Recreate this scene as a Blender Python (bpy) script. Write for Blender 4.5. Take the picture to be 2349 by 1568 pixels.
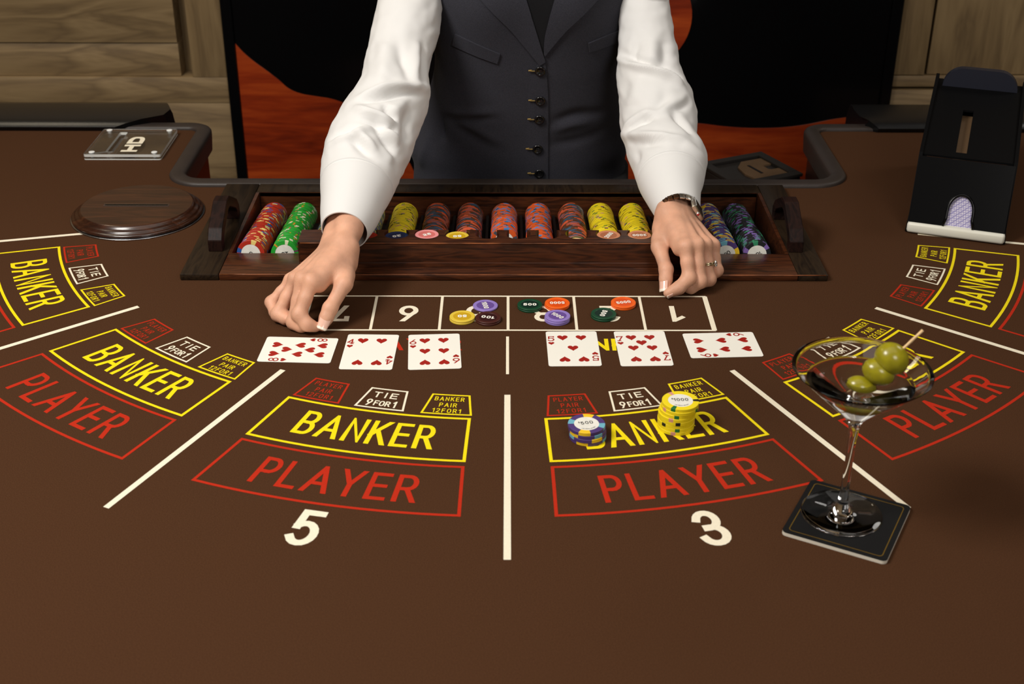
import bpy, bmesh, math, random
import numpy as np
from mathutils import Vector, Matrix
from mathutils.bvhtree import BVHTree

random.seed(7)
for o in list(bpy.data.objects):
    bpy.data.objects.remove(o, do_unlink=True)
SC = bpy.context.scene
COL = SC.collection

# ------------------------------------------------------------------ camera
# lengths below are millimetres; x to the right, y away from the camera,
# z above the table top, which itself stands TOP metres above the floor
TOP = 0.90
IW, IH, FPX = 2349, 1568, 3011.84
TH, CAMH, ROLL, YAW = 0.490383145, 763.11, 0.00344733, 0.004211


def _axes():
    def yawed(v):
        c, s = math.cos(YAW), math.sin(YAW)
        return Vector((c * v[0] + s * v[1], -s * v[0] + c * v[1], v[2]))
    r = Vector((1, 0, 0)); u = Vector((0, math.sin(TH), math.cos(TH))); f = Vector((0, math.cos(TH), -math.sin(TH)))
    c, s = math.cos(ROLL), math.sin(ROLL)
    return yawed(c * r + s * u), yawed(-s * r + c * u), yawed(f)


AR, AU, AF = _axes()
EYE = Vector((0, 0, CAMH))


def ray(px, py):
    return AR * ((px - IW / 2) / FPX) - AU * ((py - IH / 2) / FPX) + AF


def atz(px, py, z=0.0):
    d = ray(px, py); return EYE + d * ((z - CAMH) / d.z)


def aty(px, py, y):
    d = ray(px, py); return EYE + d * (y / d.y)


cam = bpy.data.cameras.new('camera')
cam.sensor_fit = 'HORIZONTAL'; cam.sensor_width = 36; cam.lens = FPX * 36 / IW
cam.clip_start = 0.05; cam.clip_end = 60
cam.dof.use_dof = True; cam.dof.focus_distance = 1.70; cam.dof.aperture_fstop = 9
camo = bpy.data.objects.new('camera', cam); COL.objects.link(camo)
camo.matrix_world = Matrix(((AR.x, AU.x, -AF.x, 0), (AR.y, AU.y, -AF.y, 0), (AR.z, AU.z, -AF.z, TOP + CAMH / 1000), (0, 0, 0, 1)))
SC.camera = camo

# ------------------------------------------------------------------ light and exposure
SC.view_settings.view_transform = 'Standard'; SC.view_settings.look = 'None'
SC.view_settings.exposure = 0.0; SC.view_settings.gamma = 1.0; SC.view_settings.use_curve_mapping = False
wd = bpy.data.worlds.new('room_ambience'); SC.world = wd; wd.use_nodes = True
wd.node_tree.nodes['Background'].inputs[0].default_value = (1.0, 0.86, 0.70, 1)
wd.node_tree.nodes['Background'].inputs[1].default_value = 0.07


def area(name, loc, target, size, watts, col, sy=None):
    l = bpy.data.lights.new(name, 'AREA'); l.energy = watts; l.color = col
    l.shape = 'RECTANGLE' if sy else 'DISK'; l.size = size
    if sy: l.size_y = sy
    o = bpy.data.objects.new(name, l); COL.objects.link(o)
    o.location = loc
    o.rotation_euler = (Vector(target) - Vector(loc)).to_track_quat('-Z', 'Y').to_euler()
    return o


area('key_softbox', (-1.15, 0.75, 2.6), (0.0, 1.5, 0.9), 0.75, 40, (1.0, 0.955, 0.895))
area('overhead_fill', (0.1, 1.05, 2.85), (0.05, 1.3, 0.9), 2.2, 10, (1.0, 0.955, 0.895), 1.5)  # unseen overhead fill, widened so the glass has something bright to reflect
area('front_softbox', (0.75, -0.7, 2.4), (0.1, 1.9, 1.0), 0.8, 17, (1.0, 0.96, 0.91))
area('wall_washer', (-1.35, 2.2, 2.5), (-0.95, 2.95, 0.9), 0.5, 4.2, (1.0, 0.86, 0.64))
area('back_softbox', (1.75, 2.3, 2.35), (0.3, 1.1, 0.95), 0.6, 5, (1.0, 0.96, 0.9))  # unseen light added at the back right for reflections in the glass

SC.cycles.use_denoising = True
SC.cycles.max_bounces = 10; SC.cycles.transmission_bounces = 10; SC.cycles.transparent_max_bounces = 10
SC.cycles.caustics_reflective = False; SC.cycles.caustics_refractive = True
SC.cycles.sample_clamp_indirect = 6


# ------------------------------------------------------------------ materials
def lin(c):
    c = c / 255.0
    return c / 12.92 if c <= 0.04045 else ((c + 0.055) / 1.055) ** 2.4


def rgb(r, g, b):
    return (lin(r), lin(g), lin(b), 1)


MATS = {}


def mat(name, col, rough=0.5, metal=0.0, noise=0.0, nscale=60, bump=0.0, bscale=200, coat=0.0, sss=0.0, trans=0.0, ior=1.45, sheen=0.0, spec=0.5, coords='Object', stretch=None):
    if name in MATS: return MATS[name]
    m = bpy.data.materials.new(name); m.use_nodes = True; MATS[name] = m
    nt = m.node_tree; b = nt.nodes['Principled BSDF']
    b.inputs['Base Color'].default_value = col; b.inputs['Roughness'].default_value = rough
    b.inputs['Metallic'].default_value = metal; b.inputs['IOR'].default_value = ior
    b.inputs['Specular IOR Level'].default_value = spec
    b.inputs['Coat Weight'].default_value = coat; b.inputs['Coat Roughness'].default_value = 0.08
    b.inputs['Transmission Weight'].default_value = trans
    b.inputs['Sheen Weight'].default_value = sheen
    if sss:
        b.inputs['Subsurface Weight'].default_value = sss; b.inputs['Subsurface Radius'].default_value = (1, .35, .2)
        b.inputs['Subsurface Scale'].default_value = 0.003
    m.diffuse_color = col
    if noise or bump:
        tc = nt.nodes.new('ShaderNodeTexCoord'); src = tc.outputs[coords]
        if stretch:
            mp = nt.nodes.new('ShaderNodeMapping'); mp.inputs['Scale'].default_value = stretch
            nt.links.new(src, mp.inputs[0]); src = mp.outputs[0]
    if noise:
        n = nt.nodes.new('ShaderNodeTexNoise'); n.inputs['Scale'].default_value = nscale; n.inputs['Detail'].default_value = 5
        nt.links.new(src, n.inputs['Vector'])
        r = nt.nodes.new('ShaderNodeValToRGB')
        r.color_ramp.elements[0].position = 0.3; r.color_ramp.elements[1].position = 0.7
        a = [max(0, c * (1 - noise)) for c in col[:3]] + [1]; z = [min(1, c * (1 + noise)) for c in col[:3]] + [1]
        r.color_ramp.elements[0].color = a; r.color_ramp.elements[1].color = z
        nt.links.new(n.outputs['Fac'], r.inputs[0]); nt.links.new(r.outputs[0], b.inputs['Base Color'])
    if bump:
        n2 = nt.nodes.new('ShaderNodeTexNoise'); n2.inputs['Scale'].default_value = bscale; n2.inputs['Detail'].default_value = 4
        nt.links.new(src, n2.inputs['Vector'])
        bp = nt.nodes.new('ShaderNodeBump'); bp.inputs['Strength'].default_value = bump; bp.inputs['Distance'].default_value = 0.001
        nt.links.new(n2.outputs['Fac'], bp.inputs['Height']); nt.links.new(bp.outputs[0], b.inputs['Normal'])
    return m


def wood(name, dark, mid, light, axis='X', scale=9.0, rough=0.35, coat=0.0, figure=2.5, rings=6.0, spec=0.5):
    """Long-grained wood: a stretched, warped noise along AXIS picks the colour, fine streaks lie on top."""
    if name in MATS: return MATS[name]
    m = bpy.data.materials.new(name); m.use_nodes = True; MATS[name] = m
    nt = m.node_tree; b = nt.nodes['Principled BSDF']
    b.inputs['Roughness'].default_value = rough; b.inputs['Coat Weight'].default_value = coat; b.inputs['Coat Roughness'].default_value = 0.12
    b.inputs['Specular IOR Level'].default_value = spec
    m.diffuse_color = mid
    tc = nt.nodes.new('ShaderNodeTexCoord'); mp = nt.nodes.new('ShaderNodeMapping')
    s = {'X': (0.12, 1, 1), 'Y': (1, 0.12, 1), 'Z': (1, 1, 0.12)}[axis]
    mp.inputs['Scale'].default_value = [v * scale for v in s]
    nt.links.new(tc.outputs['Object'], mp.inputs[0])
    n1 = nt.nodes.new('ShaderNodeTexNoise'); n1.inputs['Scale'].default_value = figure; n1.inputs['Detail'].default_value = 3; n1.inputs['Distortion'].default_value = 1.2
    nt.links.new(mp.outputs[0], n1.inputs['Vector'])
    mu = nt.nodes.new('ShaderNodeMath'); mu.operation = 'MULTIPLY'; mu.inputs[1].default_value = rings
    nt.links.new(n1.outputs['Fac'], mu.inputs[0])
    fr = nt.nodes.new('ShaderNodeMath'); fr.operation = 'PINGPONG'; fr.inputs[1].default_value = 1.0
    nt.links.new(mu.outputs[0], fr.inputs[0])
    n2 = nt.nodes.new('ShaderNodeTexNoise'); n2.inputs['Scale'].default_value = 14; n2.inputs['Detail'].default_value = 6
    nt.links.new(mp.outputs[0], n2.inputs['Vector'])
    mx = nt.nodes.new('ShaderNodeMath'); mx.operation = 'MULTIPLY_ADD'; mx.inputs[1].default_value = 0.55
    nt.links.new(fr.outputs[0], mx.inputs[0])
    m3 = nt.nodes.new('ShaderNodeMath'); m3.operation = 'MULTIPLY'; m3.inputs[1].default_value = 0.5
    nt.links.new(n2.outputs['Fac'], m3.inputs[0]); nt.links.new(m3.outputs[0], mx.inputs[2])
    r = nt.nodes.new('ShaderNodeValToRGB')
    r.color_ramp.elements[0].position = 0.12; r.color_ramp.elements[0].color = dark
    r.color_ramp.elements[1].position = 0.85; r.color_ramp.elements[1].color = light
    e = r.color_ramp.elements.new(0.45); e.color = mid
    nt.links.new(mx.outputs[0], r.inputs[0]); nt.links.new(r.outputs[0], b.inputs['Base Color'])
    bp = nt.nodes.new('ShaderNodeBump'); bp.inputs['Strength'].default_value = 0.12; bp.inputs['Distance'].default_value = 0.0006
    nt.links.new(mx.outputs[0], bp.inputs['Height']); nt.links.new(bp.outputs[0], b.inputs['Normal'])
    return m


M_FELT = mat('brown_felt', (.063, .0268, .0118, 1), 0.95, noise=0.28, nscale=950, bump=0.2, bscale=1900, spec=0.08)
M_WHITEP = mat('white_print', rgb(236, 226, 202), 0.9, noise=0.05, nscale=500, spec=0.15)
M_YELP = mat('yellow_print', rgb(238, 215, 22), 0.9, noise=0.05, nscale=500, spec=0.15)
M_REDP = mat('red_print', rgb(180, 42, 20), 0.9, noise=0.06, nscale=500, spec=0.15)
M_TRIM = mat('taupe_leather', rgb(50, 42, 38), 0.5, noise=0.1, nscale=40, bump=0.15, bscale=350)
M_ARM = mat('black_vinyl', rgb(17, 17, 18), 0.28, bump=0.12, bscale=300)
M_APRON = wood('apron_wood', rgb(18, 6, 4), rgb(30, 11, 7), rgb(46, 18, 10), 'Y', 8, 0.35)
M_TRAYW = wood('tray_walnut', rgb(28, 13, 6), rgb(58, 28, 13), rgb(82, 42, 20), 'X', 34, 0.36, 0.12)
M_TRAYS = wood('tray_dark_rail', rgb(20, 13, 8), rgb(34, 24, 15), rgb(44, 32, 20), 'Y', 26, 0.42, 0.0, spec=0.25)
M_HANDLE = wood('handle_wood', rgb(12, 6, 5), rgb(26, 13, 10), rgb(38, 20, 15), 'Y', 24, 0.5, 0.0, spec=0.15)
M_WELL = mat('well_lining', rgb(20, 13, 9), 0.6, noise=0.2, nscale=60)
M_DISC = wood('disc_walnut', rgb(34, 17, 9), rgb(56, 29, 16), rgb(74, 40, 22), 'X', 16, 0.26, 0.3, 3, 4)
M_STEEL = mat('brushed_steel', rgb(190, 190, 195), 0.25, 1.0)
M_WALLO = wood('oak_wall_long', rgb(104, 84, 58), rgb(130, 107, 74), rgb(148, 124, 88), 'X', 8, 0.55, 0, 2.2, 7)
M_WALLV = wood('oak_wall_upright', rgb(106, 86, 59), rgb(130, 107, 74), rgb(146, 122, 86), 'Z', 8, 0.55, 0, 2.0, 5)
M_REDW = wood('orange_veneer', rgb(96, 26, 9), rgb(144, 48, 15), rgb(176, 72, 25), 'X', 9, 0.35, 0.1, 2.0, 3)
M_GLOSS = mat('black_gloss', rgb(9, 9, 10), 0.16, coat=0.3)
M_CARD = mat('card_white', rgb(244, 241, 230), 0.4)
M_PIP = mat('card_red', rgb(160, 26, 16), 0.45)
M_INLAY = mat('chip_inlay', rgb(232, 230, 220), 0.45, noise=0.06, nscale=160)
M_INK = mat('black_ink', rgb(20, 18, 20), 0.5)
M_WPR = mat('lammer_white', rgb(240, 238, 228), 0.5)
M_SHIRT = mat('white_cotton', rgb(226, 225, 223), 0.85, bump=0.06, bscale=900, sheen=0.1)
M_VEST = mat('charcoal_wool', rgb(52, 52, 59), 0.95, noise=0.25, nscale=900, bump=0.3, bscale=1200, sheen=0.04, spec=0.1)
M_VESTD = mat('black_wool', rgb(16, 16, 19), 0.9, noise=0.15, nscale=500, sheen=0.1, spec=0.2)
M_SKIN = mat('skin', rgb(216, 163, 134), 0.5, noise=0.13, nscale=45, bump=0.3, bscale=950, sss=0.15)
M_NAIL = mat('nail', rgb(236, 190, 170), 0.2, coat=0.4)
M_NAILT = mat('nail_tip', rgb(244, 232, 214), 0.22, coat=0.4)
M_GLASS = mat('clear_glass', (1, 1, 1, 1), 0.0, trans=1.0, ior=1.47)
M_DRINK = mat('gin', (0.985, 0.99, 0.975, 1), 0.0, trans=1.0, ior=1.345)
M_OLIVE = mat('olive_green', rgb(150, 140, 24), 0.28, noise=0.22, nscale=70, coat=0.2, sss=.2)
M_HOLE = mat('olive_hole', rgb(66, 44, 8), 0.6)
M_PICK = mat('pick_wood', rgb(226, 190, 140), 0.6, noise=0.1, nscale=90)
M_ACRYL = mat('clear_acrylic', (0.97, 0.98, 0.97, 1), 0.02, trans=1.0, ior=1.42)
M_COAST = mat('coaster_black', rgb(16, 16, 17), 0.6, spec=.25)
M_COASTW = mat('coaster_pulp', rgb(226, 218, 200), 0.8)
M_GOLD = mat('gold_line', rgb(150, 118, 42), 0.35, 0.6)
M_SHOE = mat('black_acrylic', rgb(9, 9, 10), 0.2, spec=.35)
M_SHOEM = mat('black_satin', rgb(9, 9, 10), 0.6, spec=.08)
M_LIP = mat('white_lip', rgb(230, 228, 214), 0.35)
M_NAVY = mat('navy_roller', rgb(24, 26, 38), 0.5)
M_CHROME = mat('watch_steel', rgb(225, 222, 215), 0.28, 1.0)
M_WDIAL = mat('watch_dial', rgb(70, 62, 56), 0.15, 0.6)
M_BAND = mat('bronze_link', rgb(120, 88, 66), 0.25, 0.9)
M_RED = mat('ruby', rgb(170, 40, 36), 0.2, coat=0.5)
M_DIAM = mat('diamond', (1, 1, 1, 1), 0.0, trans=0.9, ior=2.2)
M_BUTTON = mat('black_button', rgb(18, 18, 19), 0.2, coat=0.4)
M_THREAD = mat('gold_thread', rgb(150, 124, 66), 0.7)
M_TAN = mat('tan_plate', rgb(108, 84, 60), 0.5, noise=0.08, nscale=30)
M_GREYM = mat('grey_metal', rgb(54, 50, 47), 0.45, 0.3)
M_HAIR = mat('brown_hair', rgb(40, 24, 15), 0.5, noise=0.3, nscale=120)
M_FLOOR = mat('carpet', rgb(60, 36, 24), 0.95, noise=0.3, nscale=30, bump=0.3, bscale=400)
M_PLASTER = mat('plaster', rgb(120, 104, 84), 0.9, noise=0.04, nscale=20)


# ------------------------------------------------------------------ object helpers
def W(p):
    return Vector((p[0] / 1000.0, p[1] / 1000.0, p[2] / 1000.0 + TOP))


def tag(o, label=None, cat=None, group=None, kind=None):
    if label: o['label'] = label
    if cat: o['category'] = cat
    if group: o['group'] = group
    if kind: o['kind'] = kind
    return o


def thing(name, label, cat, base, group=None):
    o = bpy.data.objects.new(name, None); COL.objects.link(o)
    o.empty_display_size = 0.02
    o.location = W(base)
    return tag(o, label, cat, group)


def origin(o):
    p = Vector((0, 0, 0))
    while o is not None:
        p += o.location; o = o.parent
    return p


def mk(name, verts, faces, mats, parent=None, smooth=False, idx=None, base=None, local=False, autosmooth=None):
    """One mesh object; VERTS in millimetres of the table frame (or metres of its own frame when LOCAL)."""
    me = bpy.data.meshes.new(name)
    if local:
        vs = [tuple(v) for v in verts]
        loc = Vector(base) if base is not None else Vector((0, 0, 0))
    else:
        po = origin(parent) if parent is not None else Vector((0, 0, 0))
        if base is not None: loc = W(base) - po
        else: loc = Vector((0, 0, 0))
        off = po + loc
        vs = [tuple(W(v) - off) for v in verts]
    me.from_pydata(vs, [], [tuple(int(i) for i in f) for f in faces])
    if not isinstance(mats, (list, tuple)): mats = [mats]
    for m in mats: me.materials.append(m)
    if idx is not None: me.polygons.foreach_set('material_index', idx)
    if smooth: me.polygons.foreach_set('use_smooth', [True] * len(me.polygons))
    me.update()
    o = bpy.data.objects.new(name, me); COL.objects.link(o)
    o.location = loc
    if parent is not None: o.parent = parent
    if autosmooth is not None:
        md = o.modifiers.new('smooth_by_angle', 'EDGE_SPLIT'); md.split_angle = math.radians(autosmooth)
    return o


class Geo:
    def __init__(s): s.v = []; s.f = []; s.m = []

    def add(s, v, f, m=0):
        n = len(s.v); s.v += [tuple(p) for p in v]; s.f += [tuple(i + n for i in q) for q in f]; s.m += [m] * len(f); return s

    def box(s, x0, x1, y0, y1, z0, z1, m=0, bev=0.0):
        if not bev:
            v = [(x, y, z) for z in (z0, z1) for y in (y0, y1) for x in (x0, x1)]
            return s.add(v, [(0, 2, 3, 1), (4, 5, 7, 6), (0, 1, 5, 4), (2, 6, 7, 3), (0, 4, 6, 2), (1, 3, 7, 5)], m)
        b = min(bev, (x1 - x0) * .45, (y1 - y0) * .45, (z1 - z0) * .45)
        bm = bmesh.new(); bmesh.ops.create_cube(bm, size=1)
        bmesh.ops.scale(bm, vec=(x1 - x0, y1 - y0, z1 - z0), verts=bm.verts)
        bmesh.ops.translate(bm, vec=((x0 + x1) / 2, (y0 + y1) / 2, (z0 + z1) / 2), verts=bm.verts)
        bmesh.ops.bevel(bm, geom=list(bm.edges), offset=b, segments=2, affect='EDGES', profile=0.5)
        s.bm(bm, m); return s

    def bm(s, bm, m=0):
        bm.verts.index_update()
        s.add([tuple(v.co) for v in bm.verts], [[v.index for v in f.verts] for f in bm.faces], m); bm.free(); return s

    def prism(s, pts, z0, z1, m=0, cap=True):
        """extrude the 2D outline PTS (counter-clockwise) from z0 to z1"""
        n = len(pts)
        v = [(x, y, z0) for x, y in pts] + [(x, y, z1) for x, y in pts]
        f = [(i, (i + 1) % n, n + (i + 1) % n, n + i) for i in range(n)]
        if cap: f += [tuple(range(n - 1, -1, -1)), tuple(range(n, 2 * n))]
        return s.add(v, f, m)

    def lathe(s, prof, c=(0, 0, 0), n=48, m=0, cap0=False, cap1=False, ms=None):
        k = len(prof); v = []
        for r, z in prof:
            for i in range(n):
                a = 2 * math.pi * i / n; v.append((c[0] + r * math.cos(a), c[1] + r * math.sin(a), c[2] + z))
        f = [(j * n + i, j * n + (i + 1) % n, (j + 1) * n + (i + 1) % n, (j + 1) * n + i) for j in range(k - 1) for i in range(n)]
        b = len(s.f); s.add(v, f, m)
        if ms:
            for j in range(k - 1):
                for i in range(n): s.m[b + j * n + i] = ms[j]
        o = len(s.v) - len(v)
        if cap0: s.f.append(tuple(o + i for i in range(n - 1, -1, -1))); s.m.append(ms[0] if ms else m)
        if cap1: s.f.append(tuple(o + (k - 1) * n + i for i in range(n))); s.m.append(ms[-1] if ms else m)
        return s

    def loft(s, rings, closed=True, cap=True, m=0):
        n = len(rings[0]); v = [p for r in rings for p in r]; f = []
        for j in range(len(rings) - 1):
            for i in range(n if closed else n - 1):
                f.append((j * n + i, j * n + (i + 1) % n, (j + 1) * n + (i + 1) % n, (j + 1) * n + i))
        if cap and closed:
            f.append(tuple(range(n - 1, -1, -1))); f.append(tuple((len(rings) - 1) * n + i for i in range(n)))
        return s.add(v, f, m)

    def tube(s, pts, r, n=10, m=0, cap=True):
        pts = [Vector(p) for p in pts]; rings = []
        rr = r if isinstance(r, (list, tuple)) else [r] * len(pts)
        t0 = (pts[1] - pts[0]).normalized(); ref = Vector((0, 0, 1)) if abs(t0.z) < .9 else Vector((1, 0, 0))
        a = t0.cross(ref).normalized()
        for i, p in enumerate(pts):
            t = (pts[min(i + 1, len(pts) - 1)] - pts[max(i - 1, 0)]).normalized()
            a = (a - t * a.dot(t)).normalized(); b = t.cross(a)
            rings.append([p + (a * math.cos(2 * math.pi * k / n) + b * math.sin(2 * math.pi * k / n)) * rr[i] for k in range(n)])
        return s.loft(rings, True, cap, m)

    def make(s, name, mats, parent=None, smooth=False, **k):
        multi = isinstance(mats, (list, tuple)) and len(mats) > 1
        return mk(name, s.v, s.f, mats, parent, smooth, s.m if multi else None, **k)


def rrect(x0, x1, y0, y1, r, n=6):
    out = []
    for cx, cy, a0 in ((x1 - r, y0 + r, -90), (x1 - r, y1 - r, 0), (x0 + r, y1 - r, 90), (x0 + r, y0 + r, 180)):
        for i in range(n + 1):
            a = math.radians(a0 + 90 * i / n); out.append((cx + r * math.cos(a), cy + r * math.sin(a)))
    return out


def copytree(o, parent=None):
    c = o.copy(); COL.objects.link(c)
    if parent is not None: c.parent = parent
    for ch in o.children: copytree(ch, c)
    return c


# ------------------------------------------------------------------ a single-line typeface, drawn as flat ribbons
def _arc(cx, cy, rx, ry, a0, a1, n=10):
    return [(cx + rx * math.cos(math.radians(a0 + (a1 - a0) * i / n)), cy + ry * math.sin(math.radians(a0 + (a1 - a0) * i / n))) for i in range(n + 1)]


G = {
    'A': (.74, [[(0, 0), (.37, 1), (.74, 0)], [(.13, .32), (.61, .32)]]),
    'B': (.6, [[(0, 0), (0, 1), (.34, 1)] + _arc(.34, .76, .24, .24, 90, -90), [(.36, .52), (0, .52)], [(.34, .52)] + _arc(.35, .26, .26, .26, 90, -90) + [(0, 0)]]),
    'D': (.62, [[(0, 0), (0, 1), (.27, 1)] + _arc(.27, .65, .35, .35, 90, 0) + _arc(.27, .35, .35, .35, 0, -90) + [(0, 0)]]),
    'E': (.55, [[(.55, 1), (0, 1), (0, 0), (.55, 0)], [(0, .52), (.48, .52)]]),
    'F': (.54, [[(.54, 1), (0, 1), (0, 0)], [(0, .5), (.46, .5)]]),
    'G': (.64, [_arc(.32, .68, .32, .32, 30, 180) + _arc(.32, .32, .32, .32, 180, 360) + [(.64, .46), (.36, .46)]]),
    'H': (.62, [[(0, 0), (0, 1)], [(.62, 0), (.62, 1)], [(0, .52), (.62, .52)]]),
    'I': (.0, [[(0, 0), (0, 1)]]),
    'K': (.62, [[(0, 0), (0, 1)], [(.6, 1), (0, .38)], [(.22, .6), (.62, 0)]]),
    'L': (.5, [[(0, 1), (0, 0), (.5, 0)]]),
    'N': (.62, [[(0, 0), (0, 1), (.62, 0), (.62, 1)]]),
    'O': (.64, [_arc(.32, .68, .32, .32, 0, 180) + _arc(.32, .32, .32, .32, 180, 360) + [(.64, .68)]]),
    'P': (.58, [[(0, 0), (0, 1), (.31, 1)] + _arc(.31, .73, .27, .27, 90, -90), [(.33, .46), (0, .46)]]),
    'R': (.6, [[(0, 0), (0, 1), (.32, 1)] + _arc(.32, .74, .26, .26, 90, -90), [(.34, .48), (0, .48)], [(.32, .48), (.6, 0)]]),
    'S': (.56, [_arc(.28, .74, .27, .26, 20, 270) + _arc(.28, .25, .28, .25, 90, -160)]),
    'T': (.6, [[(0, 1), (.6, 1)], [(.3, 1), (.3, 0)]]),
    'V': (.66, [[(0, 1), (.33, 0), (.66, 1)]]),
    'Y': (.66, [[(0, 1), (.33, .45), (.66, 1)], [(.33, .45), (.33, 0)]]),
    '0': (.54, [_arc(.27, .7, .27, .3, 0, 180) + _arc(.27, .3, .27, .3, 180, 360) + [(.54, .7)]]),
    '1': (.28, [[(0, .76), (.28, 1), (.28, 0)]]),
    '2': (.56, [_arc(.28, .72, .27, .28, 165, -25) + [(0, 0), (.56, 0)]]),
    '3': (.58, [_arc(.28, .75, .26, .25, 165, -90, 14) + [(.2, .5)], [(.2, .52)] + _arc(.29, .26, .29, .26, 90, -165, 14)]),
    '4': (.62, [[(.46, 0), (.46, 1), (0, .3)], [(0, .3), (.62, .3)]]),
    '5': (.56, [[(.52, 1), (.08, 1), (.05, .52)], _arc(.27, .32, .29, .32, 132, -150, 14)]),
    '6': (.58, [_arc(.29, .29, .29, .29, 0, 360, 20), [(.03, .38), (.44, 1)]]),
    '7': (.56, [[(0, 1), (.56, 1), (.16, 0)]]),
    '8': (.58, [_arc(.29, .76, .25, .24, -90, 270, 18), _arc(.29, .26, .29, .26, 90, 450, 18)]),
    '9': (.58, [_arc(.29, .71, .29, .29, 180, 540, 20), [(.55, .62), (.14, 0)]]),
    '$': (.56, [_arc(.28, .72, .27, .22, 20, 270) + _arc(.28, .27, .28, .23, 90, -160), [(.28, 0), (.28, 1)]]),
    ',': (.06, [[(.06, .1), (0, -.12)]]),
    ' ': (.16, []),
    '-': (.3, [[(0, .5), (.3, .5)]]),
}
SERIF = {
    '7a': (.56, [[(.02, .8), (.02, 1), (.56, 1), (.16, 0)]]),
    '4': (.62, [[(.46, 0), (.46, 1), (0, .3)], [(0, .3), (.62, .3)], [(.3, 0), (.62, 0)]]),
    '5': (.56, [[(.54, 1), (.08, 1), (.06, .52)], _arc(.27, .32, .29, .32, 132, -150, 14), [(.54, 1), (.54, .86)]]),
    '7': (.56, [[(.02, .84), (.02, 1), (.56, 1), (.2, 0)], [(.08, 0), (.34, 0)]]),
}


LIFT = [0.0]            # strokes that cross lie a hair above one another


def ribbon(path, h, H):
    """quads of a polyline of half-width h with mitred joints; ends run on by h, everything is cut level at 0 and H"""
    p = [q for i, q in enumerate(path) if i == 0 or math.hypot(q[0] - path[i - 1][0], q[1] - path[i - 1][1]) > h * .05]
    n = len(p)
    if n < 2: return []
    closed = n > 6 and math.hypot(p[0][0] - p[-1][0], p[0][1] - p[-1][1]) < h * .3
    D = []
    for i in range(n - 1):
        dx, dy = p[i + 1][0] - p[i][0], p[i + 1][1] - p[i][1]; l = math.hypot(dx, dy); D.append((dx / l, dy / l))

    def level(x, y, d, s):
        """slide a corner along d until it lies inside 0..H"""
        if abs(d[1]) > .3:
            if y > H: t = (H - y) / d[1]; return (x + d[0] * t, H)
            if y < 0: t = -y / d[1]; return (x + d[0] * t, 0.0)
        return (x, min(max(y, 0.0), H))

    def corner(i, s):
        """offset points at node i on side s (1 left, -1 right): (end of the segment before, start of the one after)"""
        q = p[i]; a = D[i - 1] if i > 0 else (D[-1] if closed else None); b = D[i] if i < n - 1 else (D[0] if closed else None)
        if a is None or b is None:
            d = b if a is None else a; sg = -1 if a is None else 1
            x, y = q[0] - d[1] * h * s, q[1] + d[0] * h * s
            ext = h
            if abs(d[1]) > .35:
                lim = H if d[1] * sg > 0 else 0.0
                if abs(q[1] - lim) < h * 2.2: ext = (lim - y) / (d[1] * sg)
            e = (x + d[0] * sg * ext, y + d[1] * sg * ext); return e, e
        cr = a[0] * b[1] - a[1] * b[0]; dt = a[0] * b[0] + a[1] * b[1]
        k = h / max(1 + dt, .12)
        m = (q[0] - (a[1] + b[1]) * k * s, q[1] + (a[0] + b[0]) * k * s)
        if (m[1] > H or m[1] < 0): return level(m[0], m[1], a, s), level(m[0], m[1], b, s)
        return m, m
    out = []
    for i in range(n - 1):
        l0 = corner(i, 1)[1]; r0 = corner(i, -1)[1]; l1 = corner(i + 1, 1)[0]; r1 = corner(i + 1, -1)[0]
        z = (LIFT[0],)
        out.append((r0 + z, r1 + z, l1 + z, l0 + z))
        if i < n - 2 or closed:
            for s in (1, -1):
                c0, c1 = corner(i + 1, s)
                if math.hypot(c0[0] - c1[0], c0[1] - c1[1]) > 1e-6:
                    o = corner(i + 1, -s)[0]
                    tri = (c0, o, c1) if s > 0 else (c0, c1, o)
                    out.append(tuple(t + z for t in tri) + (tri[2] + z,))
    LIFT[0] += 0.016
    return out


def text_quads(txt, cap, sw, width=None, gap=0.2, font=None):
    """quads of the line TXT, baseline 0, CAP high, centred on x = 0, squeezed to WIDTH"""
    h = sw / 2; adv = []; x = 0
    for ch in txt:
        w, st = (font or {}).get(ch) or G[ch]
        adv.append(x); x += w + gap
    tot = x - gap
    ih = cap - 2 * h
    sx = ((width - sw) / tot) if width else ih
    q = []
    for ch, ax in zip(txt, adv):
        w, st = (font or {}).get(ch) or G[ch]
        LIFT[0] = 0.0
        for path in st:
            q += ribbon([((ax + px) * sx - tot * sx / 2, h + py * ih) for px, py in path], h, cap)
    return q


def print_mesh(name, quads, fn, m, parent, thick=False):
    v = []; f = []
    for qd in quads:
        n = len(v); v += [(lambda a: (a[0], a[1], a[2] + p[2]))(fn(p[0], p[1])) for p in qd]; f.append((n, n + 1, n + 2, n + 3))
    return mk(name, v, f, m, parent)

# ================================================================== the room
FL = -900.0
g = Geo(); g.box(-2600, 2600, -1800, 2990, FL - 40, FL); tag(g.make('floor', M_FLOOR), 'dark brown patterned carpet floor of the gaming room', kind='structure')
g = Geo(); g.box(-2600, 2600, -1800, 2990, 2050, 2090); tag(g.make('ceiling', M_PLASTER), 'plain beige ceiling above the gaming table', kind='structure')
g = Geo(); g.box(-2640, -2600, -1800, 2990, FL, 2050); tag(g.make('wall_left', M_PLASTER), 'plain plastered wall on the left side', kind='structure')
g = Geo(); g.box(2600, 2640, -1800, 2990, FL, 2050); tag(g.make('wall_right', M_PLASTER), 'plain plastered wall on the right side', kind='structure')
WY = 2900.0
g = Geo(); g.box(-2600, 2600, WY + 60, WY + 90, FL, 2050)
wall = tag(g.make('wall_back', M_WALLV), 'pale oak panelled wall behind the dealer', kind='structure')


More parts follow.
